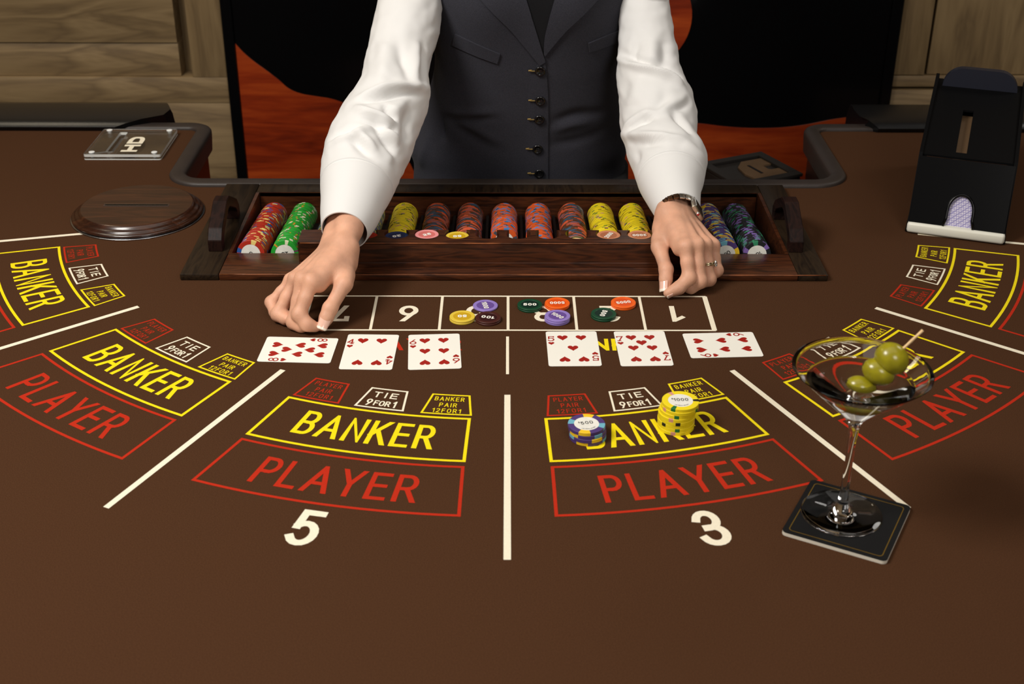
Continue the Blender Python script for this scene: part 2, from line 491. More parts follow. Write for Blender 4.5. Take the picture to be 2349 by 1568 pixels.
def plank(name, x0, x1, z0, z1, y0, m, th=60, bev=1.2):
    gg = Geo(); gg.box(-(x1 - x0) / 2, (x1 - x0) / 2, 0, th, 0, z1 - z0, bev=bev)
    o = mk(name, [(p[0] / 1000, p[1] / 1000, p[2] / 1000) for p in gg.v], gg.f, m, wall, True, local=True, base=W(((x0 + x1) / 2, y0, z0)), autosmooth=40)
    return o


xg0 = aty(409, 130, WY).x; xg1 = aty(437, 130, WY).x; xs = -632.0
za = aty(300, 99, WY).z; zb = aty(300, 177, WY).z; zc = aty(300, 236, WY).z
plank('oak_board', -2600, xg0, za, 2050, WY + 4, M_WALLO)
plank('oak_board', -2600, xg0, zb + .4, za - .6, WY + 9, M_WALLO)
plank('oak_stile', xg1, xs, zb, 2050, WY, M_WALLV)
plank('oak_rail', -2600, xs, zc + .4, zb - .4, WY, M_WALLO)
plank('oak_rail', -2600, xs, zc - 330, zc - .4, WY, M_WALLO)
plank('oak_rail', -2600, xs, FL, zc - 332, WY, M_WALLO)
xr = 872.0; xh = aty(2126, 130, WY).x; zr = aty(2100, 172, WY).z; zq = aty(2100, 203, WY).z
plank('oak_stile', xr, xh, zr, 2050, WY, M_WALLV)
plank('oak_board', xh + 8, 2600, zr, 2050, WY + 6, M_WALLV)
plank('oak_rail', xr, 2600, zq + 4, zr - 2, WY, M_WALLO)
plank('oak_rail', xr, 2600, zq - 300, zq - 4, WY, M_WALLO)
plank('oak_rail', xr, 2600, FL, zq - 302, WY, M_WALLO)

# ------------------------------------------------------------------ decorative panel behind the dealer
dp = thing('decorative_panel', 'tall glossy black wall panel with a wavy orange wood inlay behind the dealer', 'panel', (120, WY - 12, FL))
g = Geo(); g.box(-606, 845, WY - 10, WY + 24, FL + 30, 1600, bev=2); g.make('black_field', M_GLOSS, dp, autosmooth=40)
fr = Geo()
fr.box(-631, -606, WY - 16, WY + 24, FL, 1630, bev=3); fr.box(845, 870, WY - 16, WY + 24, FL, 1630, bev=3)
fr.box(-606, 845, WY - 16, WY + 24, 1600, 1630, bev=3); fr.box(-606, 845, WY - 16, WY + 24, FL, FL + 30, bev=3)
fr.make('frame', M_GLOSS, dp, autosmooth=40)
wave_px = [(519, 97), (534, 104), (560, 122), (585, 143), (610, 161), (640, 184), (662, 203), (690, 215), (730, 222), (760, 227), (790, 237), (812, 250),
           (850, 285), (900, 335), (935, 366), (958, 410), (985, 440), (1100, 460), (1250, 440), (1380, 385), (1430, 330), (1500, 296), (1560, 283), (1610, 284), (1660, 290), (1720, 294), (1790, 293), (1850, 286), (1900, 276), (1940, 270), (1975, 268), (2010, 270)]
YV = WY - 12
wp = [aty(px, py, YV) for px, py in wave_px]
pts = [(-605, wp[0].z - 3)] + [(p.x, p.z) for p in wp if -604 < p.x < 844] + [(844, wp[-1].z)]
# smooth the outline once
pts2 = []
for i in range(len(pts) - 1):
    a, b = pts[i], pts[i + 1]
    for k in range(4):
        t = k / 4
        p0 = pts[max(i - 1, 0)]; p3 = pts[min(i + 2, len(pts) - 1)]
        pts2.append(tuple(0.5 * ((2 * a[j]) + (-p0[j] + b[j]) * t + (2 * p0[j] - 5 * a[j] + 4 * b[j] - p3[j]) * t * t + (-p0[j] + 3 * a[j] - 3 * b[j] + p3[j]) * t ** 3) for j in (0, 1)))
pts2.append(pts[-1])
v = []; f = []
for x, z in pts2: v += [(x, YV, z), (x, YV, FL + 32), (x, WY - 9, z)]
for i in range(len(pts2) - 1):
    a = i * 3; f += [(a, a + 1, a + 4, a + 3), (a, a + 3, a + 5, a + 2)]
mk('wood_wave', v, f, M_REDW, dp)
bl = [(aty(1478, 40, YV).x + 105 * math.cos(a), aty(1478, 40, YV).z + 112 * math.sin(a)) for a in [2 * math.pi * i / 48 for i in range(48)]]
g = Geo(); n = len(bl)
g.add([(x, YV, z) for x, z in bl] + [(x, WY - 9, z) for x, z in bl], [tuple(range(n))] + [(i, n + i, n + (i + 1) % n, (i + 1) % n) for i in range(n)])
g.make('wood_spot', M_REDW, dp)

# ================================================================== the gaming table
CX, CY = 0.4, 1916.0
table = thing('gaming_table', 'large brown felt card table with printed betting boxes and a dealer cutout', 'table', (0, 1500, FL))
RT = 1250.0
YB = 2245.0
HL, HR, HY = -521.0, 523.0, 1972.0


def fillet(p0, p1, p2, r, n=8):
    a = Vector((p0[0] - p1[0], p0[1] - p1[1])).normalized(); b = Vector((p2[0] - p1[0], p2[1] - p1[1])).normalized()
    ang = a.angle(b); d = r / math.tan(ang / 2)
    s = Vector(p1) + a * d; e = Vector(p1) + b * d
    c = Vector(p1) + (a + b).normalized() * (r / math.sin(ang / 2))
    a0 = math.atan2(s.y - c.y, s.x - c.x); a1 = math.atan2(e.y - c.y, e.x - c.x)
    while a1 - a0 > math.pi: a1 -= 2 * math.pi
    while a1 - a0 < -math.pi: a1 += 2 * math.pi
    return [(c.x + r * math.cos(a0 + (a1 - a0) * i / n), c.y + r * math.sin(a0 + (a1 - a0) * i / n)) for i in range(n + 1)]


def notch(off):
    """edge of the dealer's cutout, OFF millimetres into the table, from the back left round to the back right"""
    l, r, y, b = HL - off, HR + off, HY - off, YB - off
    ri = max(4, 34 + off); ro = max(4, 42 - off)
    return [(-1180, b)] + fillet((-1180, b), (l, b), (l, y), ro) + fillet((l, b), (l, y), (r, y), ri) + fillet((l, y), (r, y), (r, b), ri) + fillet((r, y), (r, b), (1180, b), ro) + [(1180, b)]


def outline(off, hole=None):
    nn = notch(off)
    R = RT - off; b = YB - off
    a0 = math.asin((b - CY) / R)
    arc = [(CX + R * math.cos(a), CY + R * math.sin(a)) for a in [a0 - (math.pi + 2 * a0) * i / 72 for i in range(73)]]
    k = 1 + 18                                   # end of the second fillet: the bottom of the cutout
    x0, x1, y0, y1 = -389.0, 393.0, 1669.0, 1909.0
    well = [(0.0, HY - off), (0.0, y1), (x0, y1), (x0, y0), (x1, y0), (x1, y1), (0.0, y1), (0.0, HY - off)]
    # back right ... front ... back left, then the cutout with the opening for the chip well
    return (arc + nn[1:k] + well + nn[k:-1])[::-1]


g = Geo(); g.prism(outline(2), -28, 0); g.make('felt', M_FELT, table)
g = Geo(); g.prism(outline(9), -330, -28.5); g.make('apron', M_APRON, table)
for sx in (-1, 1):
    g = Geo(); g.prism(rrect(sx * 760 - 210, sx * 760 + 210, 1330, 1850, 60), FL, -329.5); g.make('pedestal', M_APRON, table)
# leather edging round the cutout
e_out = notch(-1.5); e_in = notch(25)


def strip(path_fn, prof, name, m, keep=None):
    rows = [path_fn(o) for o, z in prof]
    v = []; f = []; n = len(rows[0]); sel = range(n)
    for row, (o, z) in zip(rows, prof): v += [(x, y, z) for x, y in row]
    k = len(prof)
    for j in range(k - 1):
        for i in range(n - 1):
            if keep and not (keep(rows[0][i]) and keep(rows[0][i + 1])): continue
            f.append((j * n + i, j * n + i + 1, (j + 1) * n + i + 1, (j + 1) * n + i))
    return mk(name, v, f, m, table, True, autosmooth=50)


strip(notch, [(0, -32), (-2, -6), (-2, 2), (0, 5), (3, 6.5), (19, 6.5), (23, 5.5), (25, 3), (25, -1)][::-1], 'edge_trim', M_TRIM)

# padded armrest: a vinyl cushion that follows the outer edge
prof = [(-30, 0.5), (-33, 8), (-28, 13), (-17, 18), (0, 20), (30, 21), (70, 17), (92, 12), (100, 4), (101, -10), (96, -45), (60, -62), (6, -58), (1, -30)]


def rimpath(off):
    R = RT + off; b = YB + off; a0 = math.asin((b - CY) / R)
    left = [(-600 - 20 * i, b) for i in range(0, 26)]
    arc = [(CX + R * math.cos(a), CY + R * math.sin(a)) for a in [math.pi - a0 + (math.pi + 2 * a0) * i / 72 for i in range(73)]]
    right = [(622 + 20 * i, b) for i in range(24, -1, -1)]
    return left, arc, right


cut_l = {-30: -92, -33: -96, -28: -78, -17: -52, 0: -16, 30: -10, 70: -24, 92: -32, 100: -34, 101: -26, 96: -20, 60: -6, 6: 0, 1: 0}
rows = []
for o, z in prof:
    l, a, r = rimpath(o)
    l[0] = (-594 + cut_l[o], l[0][1]); l = [l[0]] + [q for q in l[1:] if q[0] < l[0][0] - 8]
    while len(l) < 26: l.insert(1, ((l[0][0] + l[1][0]) / 2, l[0][1]))
    r[-1] = (620 - cut_l[o] * 0.35, r[-1][1]); r = [q for q in r[:-1] if q[0] > r[-1][0] + 6] + [r[-1]]
    while len(r) < 25: r.insert(-1, ((r[-1][0] + r[-2][0]) / 2, r[-1][1]))
    rows.append([(x, y, z) for x, y in l[:26] + a + r[-25:]])
rings = list(zip(*rows))
g = Geo(); g.loft([list(r) for r in rings], True, True); g.make('armrest', M_ARM, table, True, autosmooth=50)
# small coat hook under the left corner of the cutout
g = Geo(); hp = atz(462, 408, -10)
g.tube([(HL + 2, 2052, -70), (HL + 20, 2052, -74), (HL + 30, 2052, -62), (HL + 28, 2052, -50)], 4, 8); g.make('hook', M_ARM, table, True)

# ------------------------------------------------------------------ printed layout
ZP = 0.18


def polar(r, a):
    a = math.radians(a); return (CX + r * math.sin(a), CY - r * math.cos(a), ZP)


def bar(p, q, w, z=ZP):
    d = Vector((q[0] - p[0], q[1] - p[1])); d.normalize(); n = Vector((-d.y, d.x)) * w / 2
    return [(p[0] - n.x, p[1] - n.y, z), (q[0] - n.x, q[1] - n.y, z), (q[0] + n.x, q[1] + n.y, z), (p[0] + n.x, p[1] + n.y, z)]


def ring_frame(name, ac, r0, r1, h0, h1, w, m, aoff=0.0, n=14, z=0.0):
    """outline of an annular box: half-angles h0 at the inner and h1 at the outer radius, line width w"""
    v = []; f = []

    def edge(fn_o, fn_i, k):
        b = len(v)
        for i in range(k + 1):
            v.append(fn_o(i / k)); v.append(fn_i(i / k))
        for i in range(k): f.append((b + 2 * i, b + 2 * i + 2, b + 2 * i + 3, b + 2 * i + 1))
    ha = lambda r: h0 + (h1 - h0) * (r - r0) / (r1 - r0)
    dg = lambda r: math.degrees(w / r)
    P = lambda r, a: (polar(r, ac + aoff + a)[0], polar(r, ac + aoff + a)[1], ZP + z)
    edge(lambda t: P(r1, -ha(r1) + 2 * ha(r1) * t), lambda t: P(r1 - w, -ha(r1 - w) + 2 * ha(r1 - w) * t), n)
    edge(lambda t: P(r0 + w, -ha(r0 + w) + 2 * ha(r0 + w) * t), lambda t: P(r0, -ha(r0) + 2 * ha(r0) * t), n)
    for s in (-1, 1):
        rr = lambda t: r1 - w + (r0 + w - r1 + w) * t
        if s < 0: edge(lambda t: P(rr(t), -ha(rr(t))), lambda t: P(rr(t), -ha(rr(t)) + dg(rr(t))), 2)
        else: edge(lambda t: P(rr(t), ha(rr(t)) - dg(rr(t))), lambda t: P(rr(t), ha(rr(t))), 2)
    return mk(name, v, f, m, table)


def ring_text(name, lines, ac, m):
    """LINES of (text, r_base, cap, stroke, centre angle, span degrees, gap)"""
    v = []; f = []
    for txt, rb, cap, sw, a, span, gap in lines:
        rm = rb - cap / 2; wid = math.radians(span) * rm
        for qd in text_quads(txt, cap, sw, wid, gap):
            b = len(v)
            v += [(lambda q: (q[0], q[1], q[2] + l))(polar(rb - y, ac + a + math.degrees(x / rm))) for x, y, l in qd]; f.append((b, b + 1, b + 2, b + 3))
    return mk(name, v, f, m, table)


seats = [(-63.3, '7'), (-38.05, '6'), (-12.75, '5'), (12.8, '3'), (38.1, '2'), (63.3, '1')]
for ac, num in seats:
    ring_frame('banker_box', ac, 668.0, 756.8, 9.28, 9.42, 3.6, M_YELP)
    ring_frame('player_box', ac, 764.6, 854.4, 9.40, 9.66, 3.6, M_REDP)
    ring_frame('player_pair_box', ac, 618.6, 664.0, 2.03, 2.52, 2.4, M_REDP, -6.5)
    ring_frame('tie_box', ac, 618.6, 663.0, 2.05, 2.53, 2.4, M_WHITEP, 0.1)
    ring_frame('banker_pair_box', ac, 618.6, 663.0, 2.04, 2.53, 2.4, M_YELP, 6.8)
    ring_text('banker_lettering', [('BANKER', 735.6, 48, 5.5, 0.12, 12.5, .4)], ac, M_YELP)
    ring_text('player_lettering', [('PLAYER', 835.2, 48.6, 5.6, 0.15, 12.3, .4)], ac, M_REDP)
    ring_text('player_pair_lettering', [('PLAYER', 633.2, 8.8, 0.98, -6.5, 3.05, .52), ('PAIR', 646.6, 8.8, 0.98, -6.5, 1.8, .52), ('12FOR1', 659, 8.8, 0.98, -6.5, 2.85, .55)], ac, M_REDP)
    ring_text('tie_lettering', [('TIE', 639, 12.2, 1.9, 0.05, 2.6, .5), ('9', 658, 14.2, 2.0, -1.2, .62, .2), ('FOR', 656.6, 11.0, 1.7, 0.15, 1.7, .34), ('1', 658, 14.2, 2.0, 1.42, .36, .2)], ac, M_WHITEP)
    ring_text('banker_pair_lettering', [('BANKER', 633.2, 8.8, 1.05, 6.75, 3.1, .52), ('PAIR', 646.6, 8.8, 1.05, 6.75, 1.8, .52), ('12FOR1', 659, 8.8, 1.05, 6.75, 2.85, .55)], ac, M_YELP)
    if num in '53': ring_text('seat_number', [(num, 922.5, 58, 8.6, 0.05, 1.95 if num != '1' else 1.2, .2)], ac, M_WHITEP)
for k, a in enumerate((-76.0, -50.75, -25.5, 0.0, 25.55, 50.7, 76.0)):
    p, q = polar(615.5 if a == 0 else 618, a), polar(922 if a == 0 else 929, a)
    mk('dividing_line', bar(p, q, 7.0), [(0, 1, 2, 3)], M_WHITEP, table)
mk('centre_line', bar((0.5, 1348.5, 0), (0.5, 1443.5, 0), 3.6), [(0, 1, 2, 3)], M_WHITEP, table)
# numbered commission boxes in front of the dealer
X0, DXB, YA, YC_ = -258.2, 86.45, 1460.6, 1557.2
v = []; f = []
for yy in (YA, YC_):
    n = len(v); v += bar((X0 - 1.7, yy, 0), (X0 + 6 * DXB + 1.7, yy, 0), 3.4); f.append((n, n + 1, n + 2, n + 3))
for i in range(7):
    n = len(v); w = 6.4 if i in (0, 6) else 3.6
    v += bar((X0 + i * DXB, YA, 0), (X0 + i * DXB, YC_, 0), w, ZP + 0.02); f.append((n, n + 1, n + 2, n + 3))
mk('commission_box_grid', v, f, M_WHITEP, table)
for i, ch in enumerate('765321'):
    cx = X0 + (i + .5) * DXB + 1.5
    print_mesh('commission_number', text_quads(ch, 44.5, 6.6, 25 if ch != '1' else 17, .2, {'7': SERIF['7a']}), lambda x, y, cx=cx: (cx - x, 1529 - y, ZP), M_WHITEP, table)
print_mesh('player_heading', text_quads('PLAYER', 30.5, 5.0, 138, .36), lambda x, y: (-125.5 + x, 1407.4 + y, ZP), M_REDP, table)
print_mesh('banker_heading', text_quads('BANKER', 30.5, 5.0, 138, .36), lambda x, y: (124.5 + x, 1407.4 + y, ZP), M_YELP, table)


# ================================================================== playing cards
def heart(cx, cy, w, h, flip=False):
    pts = []
    for i in range(25):
        t = 2 * math.pi * i / 24 + math.pi
        x = 16 * math.sin(t) ** 3; y = 13 * math.cos(t) - 5 * math.cos(2 * t) - 2 * math.cos(3 * t) - math.cos(4 * t)
        pts.append((x / 32 * w, (y + 2.5) / 29 * h))
    s = -1 if flip else 1
    return [(cx + s * x, cy + s * y) for x, y in pts[:-1]]


PIPS = {'4': [(-11.5, 27), (11.5, 27), (-11.5, -27), (11.5, -27)]}
PIPS['5'] = PIPS['4'] + [(0, 0)]
PIPS['6'] = PIPS['4'] + [(-11.5, 0), (11.5, 0)]
PIPS['7'] = PIPS['6'] + [(0, 13.5)]
PIPS['8'] = PIPS['7'] + [(0, -13.5)]


SERIF_ = SERIF


def play_card(rank, px4, up_to, label):
    """a card whose four corners lie at the pixels PX4; UP_TO is the table direction its top points to"""
    c = [atz(x, y, 0.3) for x, y in px4]
    ctr = (c[0] + c[1] + c[2] + c[3]) / 4
    ex = ((c[1] - c[0]) + (c[2] - c[3])).normalized()
    ang = math.atan2(ex.y, ex.x)
    if up_to == 'right': ang -= math.pi / 2
    ca, sa = math.cos(ang), math.sin(ang)
    fn = lambda x, y, z: (ctr.x + ca * x - sa * y, ctr.y + sa * x + ca * y, z)
    t = thing('playing_card', label, 'card', (ctr.x, ctr.y, 0.2), 'face up hearts cards on the felt')
    gg = Geo(); ol = [fn(x, y, 0)[:2] for x, y in rrect(-31.75, 31.75, -44.45, 44.45, 3.4)]
    gg.prism(ol, 0.25, 0.65); gg.make('card_stock', M_CARD, t)
    for x, y in PIPS[rank]:
        h = heart(x, y, 13.2, 13.6, y < -1)
        mk('heart_pip', [fn(a, b, 0.72) for a, b in h], [tuple(range(len(h)))[::-1]], M_PIP, t)
    for s in (1, -1):
        q = text_quads(rank, 12.8, 1.7, 8.6, .2, SERIF)
        vv = []; ff = []
        for qd in q:
            n = len(vv); vv += [fn(s * (-26.0 + a), s * (18.8 + b), 0.72 + l) for a, b, l in qd]; ff.append((n, n + 1, n + 2, n + 3))
        mk('index_numeral', vv, ff, M_PIP, t)
        h = heart(0, 0, 7.6, 7.6)
        mk('index_heart', [fn(s * (-26.0 + a), s * (12.8 + b), 0.72) for a, b in h], [tuple(range(len(h)))[::-1]], M_PIP, t)
    return t


play_card('8', [(613.1, 772.4), (777.9, 776.2), (756.7, 833.2), (588.9, 828.6)], 'right', 'eight of hearts card lying sideways')
play_card('4', [(799.3, 766), (915.3, 768.6), (899.2, 847.8), (776.9, 847.3)], 'up', 'four of hearts card face up on the felt')
play_card('6', [(937.3, 768.1), (1053.5, 765.3), (1058.6, 844.7), (936.2, 848.5)], 'up', 'upright six of hearts card beside the four of hearts')
play_card('5', [(1251.2, 760.4), (1366.4, 759.6), (1380.9, 839.6), (1260.4, 840.4)], 'up', 'five of hearts card face up on the felt')
play_card('7', [(1407, 760.4), (1521.9, 759.6), (1546, 838), (1425.6, 840.1)], 'up', 'seven of hearts card face up on the felt')
play_card('6', [(1564.3, 766), (1727, 761.4), (1753, 817.1), (1584, 820.9)], 'right', 'six of hearts card lying sideways beside the seven')


# ================================================================== numbered markers (lammers)
LAM = {'1000': ((146, 124, 196), (104, 78, 150)), '50': ((226, 196, 66), (204, 164, 30)), '100': ((70, 30, 24), (52, 20, 20)), '500': ((14, 66, 40), (10, 40, 30)),
       '5000': ((240, 98, 22), (222, 78, 16)), '20': ((28, 48, 92), (22, 38, 76)), '25': ((236, 150, 150), (214, 116, 110)), '2000': ((204, 134, 96), (172, 104, 70)), '5': ((196, 40, 26), (160, 26, 18)), '10': ((236, 180, 190), (220, 150, 160))}
CN = {'1000': 'lilac', '50': 'yellow', '100': 'dark brown', '500': 'dark green', '5000': 'orange', '20': 'navy blue', '25': 'pink', '2000': 'copper', '5': 'red', '10': 'pale pink'}


def lammer(num, x, y, z, rot, label, group=None, r=16.2, h=2.3, digits=True):
    a, b = LAM[num]
    ma = mat('lammer_%s_rim' % CN[num].replace(' ', '_'), rgb(*a), 0.4); mb = mat('lammer_%s_face' % CN[num].replace(' ', '_'), rgb(*b), 0.35)
    t = thing('marker_disc', label, 'marker', (x, y, z), group)
    gg = Geo(); gg.lathe([(r - .5, 0), (r, .4), (r, h - .4), (r - .5, h), (11.8, h), (11.5, h - .25)], (x, y, z), 40, 0, True, False); gg.make('rim', ma, t, True, autosmooth=35)
    gg = Geo(); gg.lathe([(11.6, 0), (.01, 0.01)], (x, y, z + h - .25), 40, 0); gg.make('face', mb, t)
    if digits:
        ca, sa = math.cos(math.radians(rot)), math.sin(math.radians(rot))
        w = {1: 4, 2: 11.5, 3: 17, 4: 19}[len(num)]
        q = text_quads(num, 7.0, {1: 2.0, 2: 1.9, 3: 1.7, 4: 1.45}[len(num)], w, .46)
        print_mesh('number_print', q, lambda p, s: (x + ca * p - sa * (s - 3.7), y + sa * p + ca * (s - 3.7), z + h - .1), M_WPR, t)
    return t


def lam_stack(num, px, py, n, rot, where):
    top = 2.35 * n
    c = atz(px, py, top)
    for k in range(n):
        lab = '%s disc marked %s %s' % (CN[num], num, where) if k == n - 1 else ('%s disc under the top %s one %s' % (CN[num], num, where) if n == 2 or k == n - 2 else 'lowest %s marker of the three %s' % (CN[num], where))
        dx, dy = (0, 0) if k == n - 1 else (random.uniform(-.5, .5), random.uniform(-.6, .2))
        lammer(num, c.x + dx, c.y + dy, 0.2 + 2.35 * k, rot, lab, 'numbered markers on the commission boxes', digits=k == n - 1)


lam_stack('1000', 1113.5, 699.5, 1, -78, 'behind the yellow 50')
lam_stack('50', 1060.5, 724.5, 2, 185, 'left of the dark brown 100')
lam_stack('100', 1119.5, 727, 2, 165, 'beside the yellow 50')
lam_stack('500', 1215.5, 697.5, 2, 0, 'with its number upright')
lam_stack('5000', 1278.5, 694, 2, 183, 'with its number upside down')
lam_stack('1000', 1279, 723, 3, -48, 'in front of the upside down orange 5000')
lam_stack('5000', 1430, 692.5, 2, 14, 'nearest the right hand')
lam_stack('500', 1385, 718, 2, -108, 'with its number turned sideways')


# ================================================================== chips
CHIP_COL = {
    'red': ((176, 44, 24), [((232, 206, 120), 3), ((44, 84, 150), 3)], 4),
    'green': ((36, 160, 48), [((226, 226, 190), 2), ((214, 140, 40), 1), ((110, 60, 90), 1)], 6),
    'teal': ((70, 110, 120), [((206, 186, 60), 5), ((110, 84, 150), 4)], 6),
    'yellow': ((240, 216, 30), [((24, 24, 22), 2), ((214, 150, 130), 2), ((30, 110, 50), 2)], 3),
    'brown': ((92, 52, 26), [((216, 92, 56), 8), ((52, 84, 110), 6)], 4),
    'orange': ((216, 88, 32), [((74, 130, 190), 3), ((72, 74, 84), 2)], 6),
    'purple': ((78, 56, 116), [((238, 196, 40), 5), ((110, 176, 196), 4)], 4),
    'blue': ((44, 84, 150), [], 0),
    'pink': ((236, 164, 164), [], 0),
    'cream': ((232, 206, 120), [], 0),
    'umber': ((86, 46, 34), [], 0),
    'sage': ((60, 120, 90), [], 0),
    'black': ((24, 26, 30), [((50, 136, 96), 3), ((128, 100, 172), 3)], 6),
}
NSEG = 48


def chip_mesh(kind, r=19.6, h=3.4, inlay_r=13.4, seg_fn=None):
    base, spots, n = CHIP_COL[kind]
    mats = [mat('chip_%s' % kind, rgb(*base), 0.5)] + [mat('chip_%s_spot_%d' % (kind, i), rgb(*c), 0.5) for i, (c, w) in enumerate(spots)] + [M_INLAY]
    seg = [0] * NSEG
    for k in range(n):
        i = k % len(spots); w = spots[i][1]; s = int(k * NSEG / n)
        for j in range(w): seg[(s + j) % NSEG] = i + 1
    prof = [(inlay_r, 0.15), (inlay_r + .3, 0), (r - .3, 0), (r, .22), (r, h - .22), (r - .3, h), (inlay_r + .3, h), (inlay_r, h - .15)]
    gg = Geo(); gg.lathe(prof, (0, 0, 0), NSEG)
    for j in range(len(prof) - 1):
        for i in range(NSEG): gg.m[j * NSEG + i] = seg[i]
    gg.f.append(tuple(range(NSEG - 1, -1, -1))); gg.m.append(len(mats) - 1)
    gg.f.append(tuple((len(prof) - 1) * NSEG + i for i in range(NSEG))); gg.m.append(len(mats) - 1)
    me = bpy.data.meshes.new('casino_chip_' + kind)
    me.from_pydata([(x / 1000, y / 1000, z / 1000) for x, y, z in gg.v], [], gg.f)
    for m in mats: me.materials.append(m)
    me.polygons.foreach_set('material_index', gg.m); me.update()
    return me, gg, mats


# two stacks of bets on the banker box
def bet_stack(kind, px, py, offs, hts, rots, amount, where, irot):
    """chips from the felt upward; OFFS their sideways shifts, ROTS their turns"""
    r = 20.2
    top = hts * len(offs)
    me, gg, mats = chip_mesh(kind, r, hts - .04, 13.6)
    c = atz(px, py, top)
    words = ['lowest', 'second lowest', 'third from the felt', 'fourth from the felt', 'fifth from the felt', 'third from the top', 'second from the top', 'topmost'] if len(offs) == 8 else ['lowest', 'second lowest', 'second from the top', 'topmost']
    for k, ((dx, dy), ro) in enumerate(zip(offs, rots)):
        o = bpy.data.objects.new('casino_chip', me); COL.objects.link(o)
        o.location = W((c.x + dx, c.y + dy, 0.25 + hts * k)); o.rotation_euler = (0, 0, math.radians(ro))
        tag(o, '%s %s chip of the %s' % (words[k], kind, where), 'chip', '%s bet stack' % kind)
        if k == len(offs) - 1:
            a = math.radians(irot - ro)
            ca, sa = math.cos(a), math.sin(a); z = (hts + .05) / 1000

            def put(name, quads, fn):
                vv = []; ff = []
                for qd in quads:
                    n = len(vv)
                    for p in qd:
                        x, y = fn(p[0], p[1]); vv.append(((ca * x - sa * y) / 1000, (sa * x + ca * y) / 1000, z + p[2] / 1000))
                    ff.append((n, n + 1, n + 2, n + 3))
                oo = mk(name, vv, ff, M_INK, None, local=True); oo.parent = o
            put('amount_print', text_quads(amount, 5.6, .8, 13.5 if len(amount) == 3 else 16, .42), lambda x, y: (x + .6, y - 1.2))
            put('dollar_sign', text_quads('$', 2.8, .4, 1.7), lambda x, y: (x - (8.6 if len(amount) == 4 else 7.6), y + 2.2))
            put('rim_lettering', text_quads('LAS VEGAS, NEVADA', 1.25, .2, 17, .3), lambda x, y: ((11.6 - y) * math.sin(x / 11.6), -(11.6 - y) * math.cos(x / 11.6)))


bet_stack('purple', 1345.5, 971, [(1.6, -.6), (1.4, -1.2), (.9, -.4), (0, 0)], 4.1, [50, 100, 20, 62], '500', 'short stack beside the letter A', 12)
bet_stack('yellow', 1561, 918, [(-3.6, -1.5), (-3.4, -1.2), (-3.8, -1.0), (-3.2, -1.4), (-3.5, -1.3), (-2.2, -.6), (-.4, -.8), (0, 0)], 4.05, [128, 20, 215, 260, 118, 12, 80, -7], '1000', 'tall yellow stack on BANKER', 2)

# ================================================================== the chip tray
tray = thing('chip_tray', 'dark walnut chip rack with handles and a raised front bar, full of chips', 'tray', (0, 1770, 0))
ZT = 9.5
XW0, XW1, YW0, YW1 = -383.0, 387.0, 1674.5, 1904.0
XO0, XO1, YO0, YO1 = -441.5, 433.5, 1604.0, 1939.0
g = Geo(); g.box(XW0 - 6, XW1 + 6, YO0, YW0, .1, ZT, bev=1.8); g.make('front_rail', M_TRAYW, tray, True, autosmooth=40)
g = Geo(); g.box(XW0 - 6, XW1 + 6, YW1, YO1, .1, ZT, bev=1.8); g.make('back_rail', M_TRAYS, tray, True, autosmooth=40)
g = Geo(); g.box(XO0, XW0 - 6.2, YO0, YO1, .1, ZT, bev=1.8)
g.make('side_rail', M_TRAYS, tray, True, autosmooth=40)
g = Geo(); g.box(XW1 + 6.2, XO1, YO0, YO1, .1, ZT, bev=1.8)
g.make('side_rail', M_TRAYS, tray, True, autosmooth=40)
g = Geo()
for x in (XW0 - 6, XW1 + 1): g.box(x, x + 5, YW0, YW1, -46, ZT - .6)
g.box(XW0, XW1, YW0 - 5, YW0, -46, ZT - .6); g.box(XW0, XW1, YW1, YW1 + 5, -46, ZT - .6)
g.make('well_wall', M_TRAYW, tray)
SL = 0.112            # the tubes fall away from the front
za_, zb_ = -17.5, -17.5 - SL * (YW1 - YW0)
mk('well_floor', [(XW0, YW0, za_), (XW1, YW0, za_), (XW1, YW1, zb_), (XW0, YW1, zb_)], [(0, 1, 2, 3)], M_WELL, tray)
# the felt and table top are cut out under the tray in reality; the raised bar with its round wells
XB0, XB1, YB0, YB1, ZB = -283.5, 283.5, 1628.5, 1673.5, 45.0
wells = [(px, aty(px, 534, 1662).x) for px in (770, 840, 909.9, 979.4, 1049, 1119, 1188.5, 1257, 1326, 1396, 1467, 1536, 1606)]
RWL = 17.6; YWL = 1661.0
ol = [(XB0, YB0), (XB1, YB0), (XB1, YB1)]
for px, wx in wells[::-1]:
    dy = YB1 - YWL; a = math.asin(dy / RWL)
    ol += [(wx + RWL * math.cos(t), YWL + RWL * math.sin(t)) for t in [a - (math.pi + 2 * a) * i / 20 for i in range(21)]]
ol += [(XB0, YB1)]
bm = bmesh.new(); vs = [bm.verts.new((x, y, ZT)) for x, y in ol]; fc = bm.faces.new(vs)
ex = bmesh.ops.extrude_face_region(bm, geom=[fc]); bmesh.ops.translate(bm, vec=(0, 0, ZB - ZT), verts=[e for e in ex['geom'] if isinstance(e, bmesh.types.BMVert)])
bmesh.ops.recalc_face_normals(bm, faces=bm.faces)
edges = [e for e in bm.edges if all(abs(v.co.y - YB0) < .01 for v in e.verts)]
bmesh.ops.bevel(bm, geom=edges, offset=2.2, segments=2, affect='EDGES')
bmesh.ops.triangulate(bm, faces=[f for f in bm.faces if len(f.verts) > 4])
g = Geo(); g.bm(bm); g.make('front_bar', M_TRAYW, tray)
g = Geo(); g.box(XB0 + 1, XB1 - 1, YB0 - 1.4, YB0 + 3, ZT, 16.5, bev=.6); g.make('bar_base_strip', M_TRAYW, tray)
M_WORN_GLINT = mat('worn_edge_glint', rgb(120, 66, 32), 0.4, noise=0.8, nscale=60, stretch=(.5, 1, 1))  # orange glint of the front edges painted in, together with their wear
